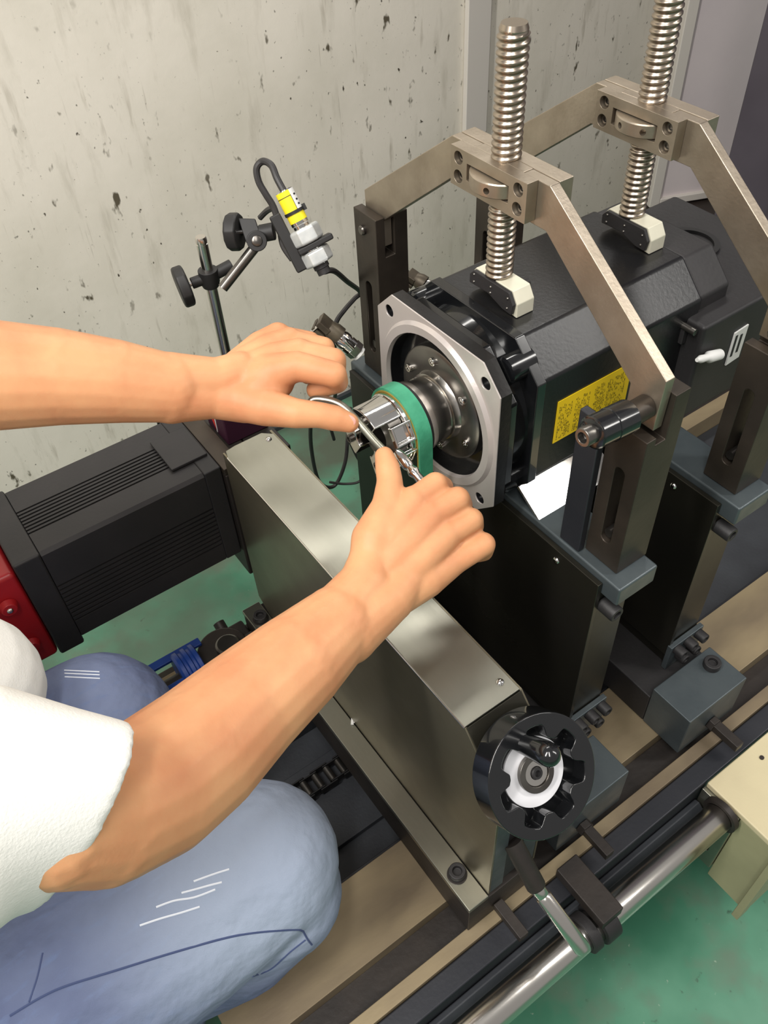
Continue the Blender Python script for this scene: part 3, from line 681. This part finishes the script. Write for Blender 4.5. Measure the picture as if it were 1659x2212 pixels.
# ---------------- ribbed drive motor at left ----------------
dm = root('drive_motor', (-0.28, 0.26, -0.22), 'black ribbed square drive motor with red end cap at left', 'motor')
def fins_profile():
    # (y, z) outline of the extruded body with grooves in the top and near side
    y0, y1, z0, z1 = 0.2, 0.32, -0.300, -0.140; p = [(y0 + 0.012, z0), (y1, z0), (y1, z1 - 0.006), (y1 - 0.006, z1)]
    y = 0.276
    p.append((y, z1))
    while y > 0.232:
        p += [(y, z1 - 0.005), (y - 0.0025, z1 - 0.005), (y - 0.0025, z1), (y - 0.0055, z1)]; y -= 0.0055
    p += [(y0 + 0.004, z1), (y0, z1 - 0.004)]
    z = z1 - 0.055; p.append((y0, z))
    while z > z0 + 0.035:
        p += [(y0 + 0.003, z), (y0 + 0.003, z - 0.003), (y0, z - 0.003), (y0, z - 0.007)]; z -= 0.007
    p += [(y0, z0 + 0.012)]
    return p
part('finned_body', MB().prism(fins_profile(), 'x', -0.372, -0.178), 'black_cast', dm)
part('rear_frame', MB().prism([(0.199, -0.301), (0.321, -0.301), (0.321, -0.139), (0.199, -0.139)], 'x', -0.402, -0.3722), 'black_cast', dm, 0.003)
part('front_frame', MB().prism([(0.199, -0.289), (0.321, -0.289), (0.321, -0.139), (0.199, -0.139)], 'x', -0.1778, -0.1565), 'black_cast', dm, 0.002)
part('top_pad', MB().box((-0.205, 0.225, -0.1388), (-0.1595, 0.285, -0.1350)), 'black_cast', dm, 0.001)
part('cable_gland', MB().lathe((-0.170, 0.322, -0.150), (-0.158, 0.352, -0.135), [(0, 0.010), (0.4, 0.012), (0.5, 0.009), (1, 0.009)], 16), 'black_matte', dm)
rc = MB().prism([(0.202, -0.300), (0.318, -0.300), (0.318, -0.150), (0.202, -0.150)], 'x', -0.470, -0.4022)
part('red_end_cap', rc, 'red_paint', dm, 0.006, 3, label='glossy red end cap')
for y, z in ((0.2018, -0.262), (0.2018, -0.19)):
    part('cap_lug', MB().cyl((-0.425, 0.2018, z), (-0.425, 0.194, z), 0.011, 24, 0.008), 'red_paint', dm, 0.001)
    part('cap_screw', domehead((-0.425, 0.194, z), (0, -1, 0), 0.0038), 'chrome', dm)
mp_ = root('motor_mount', (-0.12, 0.26, -0.3), 'dark brown steel bracket plate joining the drive motor to the beam', 'bracket')
part('plate', MB().box((-0.1560, 0.192, -0.330), (-0.1100, 0.345, -0.1500)), 'bed_dark', mp_, 0.002)
part('edge_bar', MB().box((-0.1560, 0.1925, -0.1499), (-0.1330, 0.345, -0.1400)), 'post_steel', mp_, 0.001)
part('arm', MB().box((-0.109, 0.192, -0.330), (-0.068, 0.300, -0.1500)), 'bed_dark', mp_, 0.002)

# ---------------- magnetic stand with tachometer sensor ----------------
ms = root('magnetic_stand', (-0.098, 0.262, -0.1499), 'steel rod stand with black clamps and knobs on a magnetic base', 'stand')
part('base', MB().box((-0.128, 0.236, -0.1499), (-0.072, 0.288, -0.108)), 'sticker_purple', ms, 0.002)
part('red_sticker', MB().prism([(0.284, -0.112), (0.262, -0.112), (0.262, -0.143)], 'x', -0.1286, -0.1281), 'sticker_red', ms, label='red triangle with white rim')
part('white_sticker', MB().prism([(0.262, -0.112), (0.2585, -0.112), (0.2610, -0.145), (0.263, -0.145)], 'x', -0.1286, -0.1281), 'white_print', ms)
SX, SY = -0.099, 0.256
part('upright_rod', MB().lathe((SX, SY, -0.108), (SX, SY, 0.104), [(0, 0.0060), (0.965, 0.0060), (0.966, 0.0056), (0.972, 0.0056), (0.973, 0.006), (0.99, 0.006), (1, 0.005)], 24), 'turned_steel', ms, angle=40)
lc = Vector((SX, SY, 0.058))
part('lower_clamp', MB().lathe(lc - Vector((0, 0, 0.011)), lc + Vector((0, 0, 0.009)), [(0, 0.0085), (0.3, 0.0105), (1, 0.0105)], 24).cyl(lc, lc + Vector((0.026, -0.004, 0.006)), 0.0065, 20).cyl(lc, lc + Vector((-0.019, 0.004, -0.002)), 0.0060, 16), 'rubber', ms, 0.0008)
k0 = lc + Vector((-0.019, 0.004, -0.002)); kd = Vector((-0.95, 0.2, -0.1)).normalized()
part('lower_knob', MB().lathe(k0 + kd * 0.003, k0 + kd * 0.015, [(0, 0.0195), (0.15, 0.0215), (0.85, 0.0215), (1, 0.0195)], 12), 'rubber', ms, 0.0015)
part('knob_screw', MB().cyl(k0 - kd * 0.004, k0 + kd * 0.004, 0.0028, 12), 'chrome', ms)
a0 = Vector((-0.1060, 0.2080, 0.0710)); a1 = Vector((-0.0630, 0.2060, 0.1030))
part('arm_rod', MB().cyl(a0, a1, 0.0052, 20), 'dull_steel', ms)
uc = Vector((-0.0620, 0.2050, 0.1080)); vw = (Vector((-0.3940, -0.5077, 0.5376)) - uc).normalized()
part('upper_clamp', MB().cyl(uc - vw * 0.008, uc + vw * 0.008, 0.0100, 24).obox(Vector((-0.0610, 0.2170, 0.1130)), Vector((-0.0570, 0.2220, 0.1190)) - Vector((-0.0600, 0.2080, 0.1060)), (Vector((-0.0510, 0.2100, 0.1120)) - Vector((-0.0610, 0.2170, 0.1130))), vw, 0.013, 0.0085, 0.0075), 'rubber', ms, 0.001)
part('link_block', MB().cyl((-0.0550, 0.2100, 0.1110), (-0.0430, 0.2020, 0.1130), 0.0085, 16), 'rubber', ms, 0.001)
part('clamp_pivot', MB().lathe(uc + vw * 0.008, uc + vw * 0.0105, [(0, 0.0055), (0.6, 0.005), (1, 0.003)], 18), 'dull_steel', ms)
k1 = Vector((-0.0740, 0.2260, 0.1130)); kd2 = (Vector((-0.0820, 0.2380, 0.1110)) - Vector((-0.0620, 0.2180, 0.1130))).normalized()
part('upper_knob', MB().lathe(k1 + kd2 * -0.006, k1 + kd2 * 0.007, [(0, 0.0165), (0.15, 0.0182), (0.85, 0.0182), (1, 0.0165)], 12), 'rubber', ms, 0.0015)
part('knob_screw', MB().cyl(k1 - kd2 * 0.012, k1 - kd2 * 0.004, 0.0028, 12), 'chrome', ms)

S0 = Vector((-0.0300, 0.1960, 0.1530)); S1 = Vector((-0.0200, 0.1510, 0.0810)); SD = S1 - S0; sd = SD.normalized()
se = root('optical_sensor', tuple(S0 + SD * 0.5), 'cylindrical optical speed sensor with yellow label and two hex nuts', 'sensor')
up, vp, _ = frame(sd)
part('barrel', MB().lathe(S0, S0 + SD * 0.88, [(0, 0.0082), (0.02, 0.0088), (0.45, 0.0088), (0.46, 0.0080), (1, 0.0080)], 32), 'chrome', se, angle=40)
part('label_sleeve', MB().lathe(S0 + SD * 0.01, S0 + SD * 0.36, [(0, 0.0090), (1, 0.0090)], 40, cap=False), 'yellow_band', se, label='yellow sleeve label')
cdir = (vw - sd * vw.dot(sd)).normalized(); rdir = sd.cross(cdir)
if (Vector(RW[0])).dot(rdir) < 0: rdir = -rdir
def arcband(t0, t1, a0, a1, R_, n=8):
    V = []; F = []
    for t in (t0, t1):
        for i in range(n + 1):
            a = math.radians(a0 + (a1 - a0) * i / n); V.append(S0 + SD * t + cdir * (R_ * math.cos(a)) + rdir * (R_ * math.sin(a)))
    for i in range(n): F.append((i, i + 1, n + 2 + i, n + 1 + i))
    return MB().add(V, F)
part('white_label', arcband(0.01, 0.24, 25, 120, 0.0092), 'white_print', se)
lines = arcband(0.07, 0.077, -85, 24, 0.00925); l2 = arcband(0.07, 0.24, 22, 25, 0.00925); lines.add(l2.v, l2.f)
for t in (0.07, 0.13, 0.18): q_ = arcband(t, t + 0.02, 45, 65, 0.00926); lines.add(q_.v, q_.f)
part('label_print', lines, 'ink_black', se, kind='stuff')
part('zip_tie', MB().ring(S0 + SD * 0.235, S0 + SD * 0.27, 0.0086, 0.0100, 36).obox(S0 + SD * 0.25 + rdir * 0.0105, sd, cdir, rdir, 0.003, 0.0025, 0.002), 'rubber', se)
def nut(t0, t1, R_):
    m = MB().lathe(S0 + SD * t0, S0 + SD * t1, [(0, R_ * 0.90), (0.12, R_), (0.88, R_), (1, R_ * 0.90)], 6, NR)
    return m
NR = 0.52
part('hex_nut', nut(0.44, 0.62, 0.0165), 'nut_metal', se, 0.0012)
part('hex_nut', nut(0.705, 0.875, 0.0160), 'nut_metal', se, 0.0012)
part('nose', MB().lathe(S0 + SD * 0.87, S0 + SD * 1.0, [(0, 0.0080), (0.45, 0.0080), (0.5, 0.0068), (1, 0.0068)], 28), 'black_cast', se)
br = MB().obox(S0 + SD * 0.66 + rdir * 0.004, sd, rdir, cdir, 0.0030, 0.0185, 0.0125)
br.obox(S0 + SD * 0.52 - rdir * 0.0185 - cdir * 0.004, sd, rdir, cdir, 0.0290, 0.0055, 0.008)
part('bracket', br, 'rubber', ms, 0.0015)
r = root('sensor_cable', tuple(S0), 'dark cable looping from the yellow-labelled sensor down beside the left post', 'cable')
part('cable_loop', MB().tube([S0 + SD * 0.02, (-0.0300, 0.2060, 0.1610), (-0.0280, 0.2180, 0.1690), (-0.0310, 0.2290, 0.1700), (-0.0370, 0.2320, 0.1640), (-0.0390, 0.2280, 0.1530), (-0.0370, 0.2210, 0.1420), (-0.0340, 0.2140, 0.1300), (-0.0350, 0.2050, 0.1140), (-0.0380, 0.1970, 0.0980), (-0.0360, 0.1850, 0.0870)], 0.0034, 10), 'cable', r)
part('cable_run', MB().tube([S1 - SD * 0.02, (-0.0030, 0.1620, 0.0720), (0.0400, 0.2090, 0.0200), (0.0880, 0.2600, -0.0380), (0.0830, 0.2670, -0.0490), (0.0570, 0.2510, -0.0470), (0.0390, 0.2410, -0.0510), (0.0390, 0.2500, -0.0840), (0.0680, 0.3040, -0.1650), (0.1090, 0.3850, -0.2850), (0.1510, 0.4900, -0.4280), (0.1630, 0.5040, -0.4930)], 0.0030, 8), 'cable', r)
part('cable_tail', MB().tube([(-0.0330, 0.2160, 0.1290), (-0.0340, 0.2300, 0.1200), (-0.0390, 0.2380, 0.1110)], 0.003, 8), 'cable', r)

# ---------------- vibration sensor connectors on the pedestal ends ----------------
def connector(p0, p1, label, sc=1.0):
    p0 = Vector(p0); p1 = Vector(p1); d = p1 - p0; L_ = d.length; n_ = d.normalized(); a_, b_, _ = frame(n_)
    r = root('cable_connector', tuple(p1), label, 'connector', 'vibration sensor connectors')
    part('coupling_nut', MB().lathe(p0 + d * 0.48, p0 + d * 0.80, [(0, 0.0085), (0.2, 0.0098), (0.5, 0.0098), (0.52, 0.009), (0.6, 0.009), (0.62, 0.0098), (1, 0.0098)], 28), 'chrome', r)
    part('hex_body', MB().cyl(p0 + d * 0.78, p0 + d * 0.93, 0.0108, 6), 'connector_brass' if sc != 1 else 'turned_steel', r, 0.0006)
    part('white_seal', MB().cyl(p0 + d * 0.93, p1, 0.0085, 24), 'white_print', r, 0.0008)
    part('back_shell', MB().lathe(p0 + d * 0.22, p0 + d * 0.48, [(0, 0.0080), (0.5, 0.0105), (1, 0.0108)], 20), 'clamp_bronze', r)
    part('cable_clamp', MB().obox(p0 + d * 0.14, n_, a_, b_, L_ * 0.13, 0.0095, 0.0038).obox(p0 + d * 0.14 + b_ * 0.0095, n_, a_, b_, L_ * 0.13, 0.0088, 0.0025), 'clamp_bronze', r, 0.0008)
    for s_ in (-1, 1): part('clamp_screw', MB().cyl(p0 + d * 0.06 + a_ * 0.007 * s_ + b_ * 0.004, p0 + d * 0.06 + a_ * 0.007 * s_ + b_ * 0.015, 0.0022, 10), 'chrome', r)
    return r
connector((-0.0120, 0.1880, 0.0050), (0.0170, 0.1570, -0.0380), 'metal cable connector with bronze clamp behind the left fist')
connector((0.1760, 0.2830, -0.0570), (0.1980, 0.2400, -0.0800), 'brass cable connector behind the motor, beside the wall', 0.9)
r = root('connector_cable', (0.0040, 0.2150, -0.0620), 'thin dark cable hanging from the metal connector to the floor', 'cable')
part('cable', MB().tube([(-0.0070, 0.1900, -0.0050), (0.0000, 0.1990, -0.0350), (0.0270, 0.2420, -0.0980), (0.0770, 0.3720, -0.2430), (0.0990, 0.4550, -0.3720), (0.1090, 0.4910, -0.4760), (0.1210, 0.5020, -0.5710), (0.1530, 0.5060, -0.6060), (0.1820, 0.5070, -0.5640), (0.2040, 0.5230, -0.5130), (0.2360, 0.5600, -0.4940)], 0.0035, 8), 'cable', r)
r = root('floor_cable', (0.1920, 0.4990, -0.5640), 'thin dark cable looped loosely on the green floor by the wall', 'cable')
part('cable', MB().tube([(0.1920, 0.5020, -0.5080), (0.2050, 0.5020, -0.5560), (0.2120, 0.4910, -0.5880), (0.1880, 0.4710, -0.5880), (0.1640, 0.4840, -0.5900), (0.1360, 0.4900, -0.5730)], 0.0025, 8), 'cable', r)
r = root('rear_connector_cable', (0.1760, 0.2830, -0.0570), 'short dark cable from brass connector towards the left post', 'cable')
part('cable', MB().tube([(0.1770, 0.2810, -0.0580), (0.1820, 0.3030, -0.0660), (0.2090, 0.3680, -0.1100), (0.2770, 0.5040, -0.2430)], 0.0035, 8), 'cable', r)

# ---------------- chain and blue coupling in the bed ----------------
ch = root('roller_chain', (-0.22, -0.023, -0.51), 'short black roller chain lying in the bed channel', 'chain')
for k in range(9):
    x = -0.295 + k * 0.0175
    part('roller', MB().cyl((x, -0.033, -0.502), (x, -0.013, -0.502), 0.0052, 14), 'dull_steel', ch)
    s_ = 0.0025 if k % 2 else 0.0
    for sy in (-1, 1):
        part('link_plate', MB().box((x - 0.004, -0.023 + sy * (0.0105 + s_), -0.508), (x + 0.0215, -0.023 + sy * (0.0125 + s_), -0.496)), 'black_matte', ch, 0.0008)
r = root('rotary_joint', (-0.27, 0.17, -0.45), 'blue ribbed shaft joint with dark end housing on the rear of the bed', 'coupling')
for x in (-0.355, -0.290):
    part('blue_ring', MB().lathe((x, 0.168, -0.4175), (x + 0.032, 0.168, -0.4175), [(0, 0.029), (0.1, 0.032), (0.25, 0.032), (0.3, 0.029), (0.4, 0.029), (0.45, 0.032), (0.6, 0.032), (0.65, 0.029), (0.75, 0.029), (0.8, 0.032), (0.95, 0.032), (1, 0.029)], 28), 'blue_plastic', r)
part('blue_strap', MB().box((-0.365, 0.140, -0.402), (-0.246, 0.152, -0.397)).box((-0.365, 0.184, -0.402), (-0.246, 0.196, -0.397)), 'blue_plastic', r, 0.001)
part('shaft', MB().cyl((-0.37, 0.162, -0.425), (-0.18, 0.162, -0.425), 0.016, 20), 'bed_dark', r)
part('end_housing', MB().cyl((-0.226, 0.166, -0.4495), (-0.226, 0.166, -0.405), 0.034, 32).box((-0.226, 0.135, -0.4495), (-0.181, 0.200, -0.415)), 'bed_dark', r, 0.003)
part('bushing', MB().lathe((-0.220, 0.160, -0.405), (-0.220, 0.160, -0.392), [(0, 0.016), (0.8, 0.016), (1, 0.013)], 28), 'dull_steel', r)
part('spigot', MB().cyl((-0.208, 0.198, -0.43), (-0.208, 0.218, -0.42), 0.008, 14), 'bed_dark', r, 0.001)

# ---------------- person ----------------
CAMP = Vector((-0.3940, -0.5077, 0.5376))
pe = root('person', (-0.86, 0.0, FZ), 'person in white t-shirt and faded blue jeans bending forward, both hands working at the coupling', 'person')
sk = MB()
SHR = Vector((-0.66, -0.165, 0.115)); SHL = Vector((-0.70, 0.19, 0.13))
# right arm (nearer the camera)
RA = [(SHR, 0.050), ((-0.4930, -0.1870, 0.0950), 0.0400), ((-0.4440, -0.2090, 0.0550), 0.0410), ((-0.4210, -0.2050, 0.0250), 0.0455), ((-0.3860, -0.1950, 0.0020), 0.0480), ((-0.3520, -0.1840, -0.0090), 0.0470), ((-0.3070, -0.1680, -0.0170), 0.0430), ((-0.2560, -0.1570, -0.0180), 0.0385), ((-0.2110, -0.1460, -0.0190), 0.0320)]
sk.caps(RA)
sk.caps([((-0.2100, -0.1450, -0.0190), 0.0290), ((-0.1730, -0.1310, -0.0120), 0.0225), ((-0.1590, -0.1180, -0.0070), 0.0190)])
sk.caps([((-0.2080, -0.1510, -0.0230), 0.0290), ((-0.1620, -0.1470, -0.0220), 0.0215), ((-0.1380, -0.1400, -0.0190), 0.0185)])
# right hand: metacarpals
MC = [((-0.1650, -0.1200, -0.0120), (-0.1020, -0.1020, 0.0160)), ((-0.1630, -0.1290, -0.0150), (-0.0960, -0.1180, 0.0090)), ((-0.1610, -0.1390, -0.0210), (-0.0930, -0.1340, -0.0040)), ((-0.1580, -0.1450, -0.0270), (-0.0950, -0.1470, -0.0250))]
for i, (a, b) in enumerate(MC): sk.caps([(a, 0.0185), (Vector(a).lerp(Vector(b), 0.55), 0.0175), (b, 0.0135 if i < 3 else 0.0125)])
sk.caps([((-0.1300, -0.1200, -0.0170), 0.020), ((-0.1080, -0.1140, -0.0140), 0.018)])
sk.caps([((-0.1020, -0.1020, 0.0160), 0.0118), ((-0.0780, -0.1010, 0.0210), 0.0106), ((-0.0630, -0.0930, 0.0020), 0.0092), ((-0.0720, -0.0830, -0.0130), 0.0082)])
sk.caps([((-0.0960, -0.1180, 0.0090), 0.0122), ((-0.0700, -0.1210, 0.0140), 0.0110), ((-0.0580, -0.1130, -0.0080), 0.0096), ((-0.0660, -0.1000, -0.0250), 0.0085)])
sk.caps([((-0.0930, -0.1340, -0.0040), 0.0120), ((-0.0670, -0.1360, -0.0010), 0.0108), ((-0.0570, -0.1280, -0.0230), 0.0094), ((-0.0640, -0.1140, -0.0370), 0.0084)])
sk.caps([((-0.0950, -0.1470, -0.0250), 0.0120), ((-0.0650, -0.1510, -0.0200), 0.0106), ((-0.0580, -0.1440, -0.0410), 0.0088), ((-0.0670, -0.1300, -0.0540), 0.0078)])
sk.caps([((-0.1620, -0.1220, -0.0110), 0.0180), ((-0.1470, -0.1060, 0.0030), 0.0185), ((-0.1210, -0.0930, 0.0140), 0.0150), ((-0.1060, -0.0740, 0.0210), 0.0112), ((-0.1010, -0.0640, 0.0260), 0.0108), ((-0.0970, -0.0540, 0.0300), 0.0085)])
sk.caps([((-0.1390, -0.1040, 0.0040), 0.0170), ((-0.1110, -0.0980, 0.0090), 0.0135)])
# left arm
sk.caps([(SHL, 0.05), ((-0.3890, 0.1400, 0.1460), 0.0445), ((-0.3460, 0.1260, 0.1290), 0.0440), ((-0.3030, 0.1090, 0.1170), 0.0395), ((-0.2620, 0.0910, 0.1030), 0.0345), ((-0.2240, 0.0730, 0.0880), 0.0290)])
sk.caps([((-0.2220, 0.0760, 0.0910), 0.0260), ((-0.1860, 0.0640, 0.0820), 0.0205), ((-0.1650, 0.0610, 0.0830), 0.0185)])
sk.caps([((-0.2260, 0.0710, 0.0850), 0.0260), ((-0.1940, 0.0570, 0.0730), 0.0185), ((-0.1730, 0.0430, 0.0670), 0.0190)])
# left hand
LM = [((-0.1690, 0.0560, 0.0760), (-0.1260, 0.0300, 0.0900)), ((-0.1650, 0.0630, 0.0780), (-0.1120, 0.0500, 0.0860)), ((-0.1600, 0.0720, 0.0770), (-0.1080, 0.0730, 0.0830)), ((-0.1570, 0.0790, 0.0730), (-0.1090, 0.0930, 0.0780))]
for a, b in LM: sk.caps([(a, 0.0175), (Vector(a).lerp(Vector(b), 0.6), 0.0170), (b, 0.0130)])
sk.caps([((-0.1450, 0.0450, 0.0780), 0.022), ((-0.1590, 0.0410, 0.0720), 0.021)])
sk.caps([((-0.1260, 0.0300, 0.0900), 0.0130), ((-0.1040, 0.0060, 0.0850), 0.0112), ((-0.0980, 0.0120, 0.0700), 0.0098), ((-0.1130, 0.0250, 0.0610), 0.0088)])
sk.caps([((-0.1120, 0.0500, 0.0860), 0.0120), ((-0.0910, 0.0260, 0.0820), 0.0108), ((-0.0870, 0.0330, 0.0620), 0.0095), ((-0.1030, 0.0410, 0.0520), 0.0085)])
sk.caps([((-0.1080, 0.0730, 0.0830), 0.0115), ((-0.0870, 0.0490, 0.0800), 0.0100), ((-0.0840, 0.0560, 0.0590), 0.0090), ((-0.1010, 0.0600, 0.0490), 0.0080)])
sk.caps([((-0.1090, 0.0930, 0.0780), 0.0105), ((-0.0870, 0.0730, 0.0740), 0.0090), ((-0.0850, 0.0780, 0.0560), 0.0080), ((-0.1000, 0.0820, 0.0470), 0.0072)])
sk.caps([((-0.1760, 0.0450, 0.0690), 0.0190), ((-0.1640, 0.0230, 0.0690), 0.0165), ((-0.1470, 0.0020, 0.0670), 0.0128), ((-0.1300, -0.0080, 0.0630), 0.0112), ((-0.1190, -0.0150, 0.0580), 0.0112), ((-0.1100, -0.0220, 0.0530), 0.0088)])
# hidden trunk, neck, head joining the arms
sk.caps([(SHR, 0.052), ((-0.74, 0.01, 0.13), 0.07), (SHL, 0.052)])
sk.caps([((-0.74, 0.01, 0.13), 0.075), ((-0.82, 0.01, -0.08), 0.10), ((-0.90, 0.0, -0.30), 0.105)])
sk.caps([((-0.76, 0.01, 0.16), 0.055), ((-0.755, 0.01, 0.235), 0.050)])
sk.sphere((-0.745, 0.01, 0.335), 0.082, 24, 16, (1.08, 0.88, 1.2)); sk.sphere((-0.690, 0.01, 0.295), 0.045, 20, 12, (1, 1, 1)); sk.sphere((-0.655, 0.01, 0.320), 0.014, 14, 10)
for s_ in (-1, 1): sk.sphere((-0.755, 0.01 + 0.076 * s_, 0.325), 0.020, 14, 10, (0.9, 0.4, 1.4))
OFF = Vector(pe.location)
def soft(name, mb, m, voxel, it, **k):
    me = remesh(mb, voxel, it, 0.5, OFF, name); o = part(name, None, m, pe, mesh=me, angle=180, **k); return o
body = soft('body', sk, 'skin', 0.0019, 4)
h_ = MB().sphere((-0.768, 0.01, 0.360), 0.092, 28, 18, (1.06, 0.93, 1.12)); part('hair', h_, 'hair', pe)
for s_ in (-1, 1): part('eye', MB().sphere((-0.663, 0.01 + 0.03 * s_, 0.345), 0.010, 14, 10), 'white_print', pe)

def nail(p, q, side, sc=(0.0052, 0.0072, 0.0012)):
    d = (Vector(q) - Vector(p)).normalized(); vw_ = (Vector(side)).normalized(); s = d.cross(vw_).normalized(); vw_ = s.cross(d)
    m = MB(); m.sphere((0, 0, 0), 1, 16, 10); c = Vector(q)
    m.v = [c + s * (v.x * sc[0]) + d * (v.y * sc[1]) + vw_ * (v.z * sc[2]) for v in m.v]
    part('fingernail', m, 'nail', pe, label='pale pink thumbnail')
nail((-0.1280, -0.0120, 0.0650), (-0.1130, -0.0250, 0.0590), Vector((-0.3940, -0.5077, 0.5376)) - Vector((-0.1130, -0.0270, 0.0610)))
nail((-0.1080, -0.0740, 0.0270), (-0.1040, -0.0620, 0.0320), Vector((-0.1270, -0.0720, 0.0580)) - Vector((-0.1030, -0.0610, 0.0310)))

# jeans
je = MB()
KR = Vector((-0.3360, -0.1620, -0.2780)); KL = Vector((-0.4050, 0.0690, -0.2890)); HR = Vector((-0.88, -0.11, -0.36)); HL = Vector((-0.88, 0.12, -0.36))
je.caps([(HR, 0.115), (HR.lerp(KR, 0.5), 0.100), (HR.lerp(KR, 0.85), 0.086), (KR, 0.0760), ((-0.3340, -0.1800, -0.3180), 0.0640), ((-0.3790, -0.1550, -0.3630), 0.0790), ((-0.4660, -0.1190, -0.4270), 0.0760), ((-0.56, -0.16, -0.56), 0.066), ((-0.66, -0.16, -0.73), 0.058)])
je.caps([(HL, 0.110), (HL.lerp(KL, 0.5), 0.095), (KL, 0.085), (KL + Vector((-0.05, 0.0, -0.09)), 0.070), ((-0.58, 0.13, -0.58), 0.064), ((-0.66, 0.13, -0.73), 0.056)])
je.caps([(HR, 0.115), ((-0.92, 0, -0.36), 0.13), (HL, 0.115)])
jeans = soft('jeans', je, 'denim', 0.004, 6)
# seams, painted fold shade and white scuff threads pressed on the denim
bm_ = bmesh.new(); bm_.from_mesh(jeans.data); bvh = BVHTree.FromBMesh(bm_); bm_.free()
CAMP = Vector((-0.3940, -0.5077, 0.5376))
def press(pts, r_, name, m, lift=0.0, n=6):
    out = []
    for p in smooth_path(pts, 6):
        d = (p - CAMP).normalized(); hit = bvh.ray_cast(CAMP - OFF, d)
        if hit[0] is not None: out.append(hit[0] + OFF + hit[1] * lift)
    if len(out) > 3: return part(name, MB().tube(out[::2] if len(out) > 12 else out, r_, n), m, pe)
press([(-0.5900, -0.1160, -0.3510), (-0.5450, -0.1270, -0.3360), (-0.4910, -0.1490, -0.3260), (-0.4300, -0.1750, -0.3150), (-0.3820, -0.1970, -0.3090), (-0.3410, -0.2220, -0.3080), (-0.3330, -0.2290, -0.3090)], 0.0011, 'seam_and_crease', 'seam_crease_dark', -0.0002)
press([(-0.3330, -0.2290, -0.3090), (-0.3330, -0.2360, -0.3140), (-0.3320, -0.2410, -0.3180)], 0.0010, 'seam_and_crease', 'seam_crease_dark', -0.0002)
press([(-0.3950, -0.1430, -0.2730), (-0.3820, -0.1480, -0.2700), (-0.3720, -0.1520, -0.2680), (-0.3630, -0.1560, -0.2660)], 0.0009, 'scuff_thread', 'thread_white')
press([(-0.4090, -0.1430, -0.2790), (-0.3960, -0.1490, -0.2770), (-0.3840, -0.1540, -0.2760), (-0.3740, -0.1590, -0.2740)], 0.0009, 'scuff_thread', 'thread_white')
press([(-0.4340, -0.1370, -0.2870), (-0.4180, -0.1430, -0.2840), (-0.4010, -0.1520, -0.2830), (-0.3820, -0.1590, -0.2790)], 0.0009, 'scuff_thread', 'thread_white')
press([(-0.4540, -0.1380, -0.2980), (-0.4360, -0.1450, -0.2950), (-0.4180, -0.1530, -0.2920), (-0.4010, -0.1600, -0.2890)], 0.0009, 'scuff_thread', 'thread_white')
press([(-0.3350, -0.2350, -0.3140), (-0.3520, -0.2330, -0.3220), (-0.3730, -0.2320, -0.3310), (-0.3900, -0.2260, -0.3350)], 0.0012, 'seam_and_crease', 'seam_crease_dark', -0.0004)  # dark line painting the shade in the fold below the knee, no stitching
press([(-0.5390, -0.1000, -0.3120), (-0.5530, -0.1100, -0.3270), (-0.5700, -0.1190, -0.3430)], 0.0010, 'seam_and_crease', 'seam_crease_dark', -0.0004)  # dark line painting the shade in a thigh fold, no stitching
for dy in (0, 6, 13):
    press([(Vector((-0.4060, 0.1080, -0.2170)).lerp(Vector((-0.3770, 0.0860, -0.2200)), t) + (Vector((-0.4080, 0.1050, -0.2210)) - Vector((-0.4060, 0.1080, -0.2170))) * (dy / 10)) for t in (0, .3, .6, 1)], 0.0007, 'scuff_thread', 'thread_white')
for y in (-0.16, 0.13):
    sh = MB().caps([((-0.70, y, -0.80), 0.045), ((-0.60, y, -0.815), 0.034), ((-0.50, y, -0.82), 0.030)]); part('shoe', sh, 'shoe', pe)

# t-shirt: hollow sleeve over the right arm plus torso
ts = MB()
HM = Vector((-0.4360, -0.2070, 0.0400)); S1_ = Vector((-0.4870, -0.1910, 0.0960))
ts.caps([(SHR + Vector((-0.01, 0, 0)), 0.076), ((-0.75, 0.01, 0.10), 0.105), (SHL + Vector((-0.01, 0, 0)), 0.075)])
ts.caps([((-0.75, 0.01, 0.10), 0.115), ((-0.82, 0.01, -0.08), 0.125), ((-0.90, 0.0, -0.31), 0.135)])
ts.caps([((-0.74, 0.06, 0.00), 0.09), ((-0.4950, 0.0840, -0.1440), 0.078)])
h1 = Vector((-0.3880, -0.1900, 0.0780)) - HM; h2 = (CAMP - HM).normalized() * 0.052 + (Vector((-0.4150, -0.2160, 0.0430)) - HM)
c0 = SHR + Vector((-0.02, 0, 0)); s1 = Vector((-0.4340, -0.1560, 0.1230)) - Vector((-0.4650, -0.1960, 0.0750)); s2 = (CAMP - HM).normalized() * 0.064; mid = Vector((-0.4650, -0.1960, 0.0750))
rings = [(c0, s1.normalized() * 0.074, s2.normalized() * 0.072), (mid, s1, s2), (HM.lerp(mid, 0.45), h1.lerp(s1, 0.35), h2.lerp(s2, 0.45)), (HM, h1, h2)]
V = []; F = []; n = 40
for c, p_, q_ in rings: V += [c + p_ * math.cos(2 * math.pi * i / n) + q_ * math.sin(2 * math.pi * i / n) for i in range(n)]
for k in range(3): F += [(k * n + i, k * n + (i + 1) % n, (k + 1) * n + (i + 1) % n, (k + 1) * n + i) for i in range(n)]
F += [tuple(range(n - 1, -1, -1)), tuple(range(3 * n, 4 * n))]; ts.add(V, F)
el = Vector((-0.42, 0.155, 0.14))
ts.lathe(SHL, SHL.lerp(el, 0.55), [(0, 0.072), (1, 0.066)], 32)
shirt = soft('t_shirt', ts, 'shirt_white', 0.0035, 4)
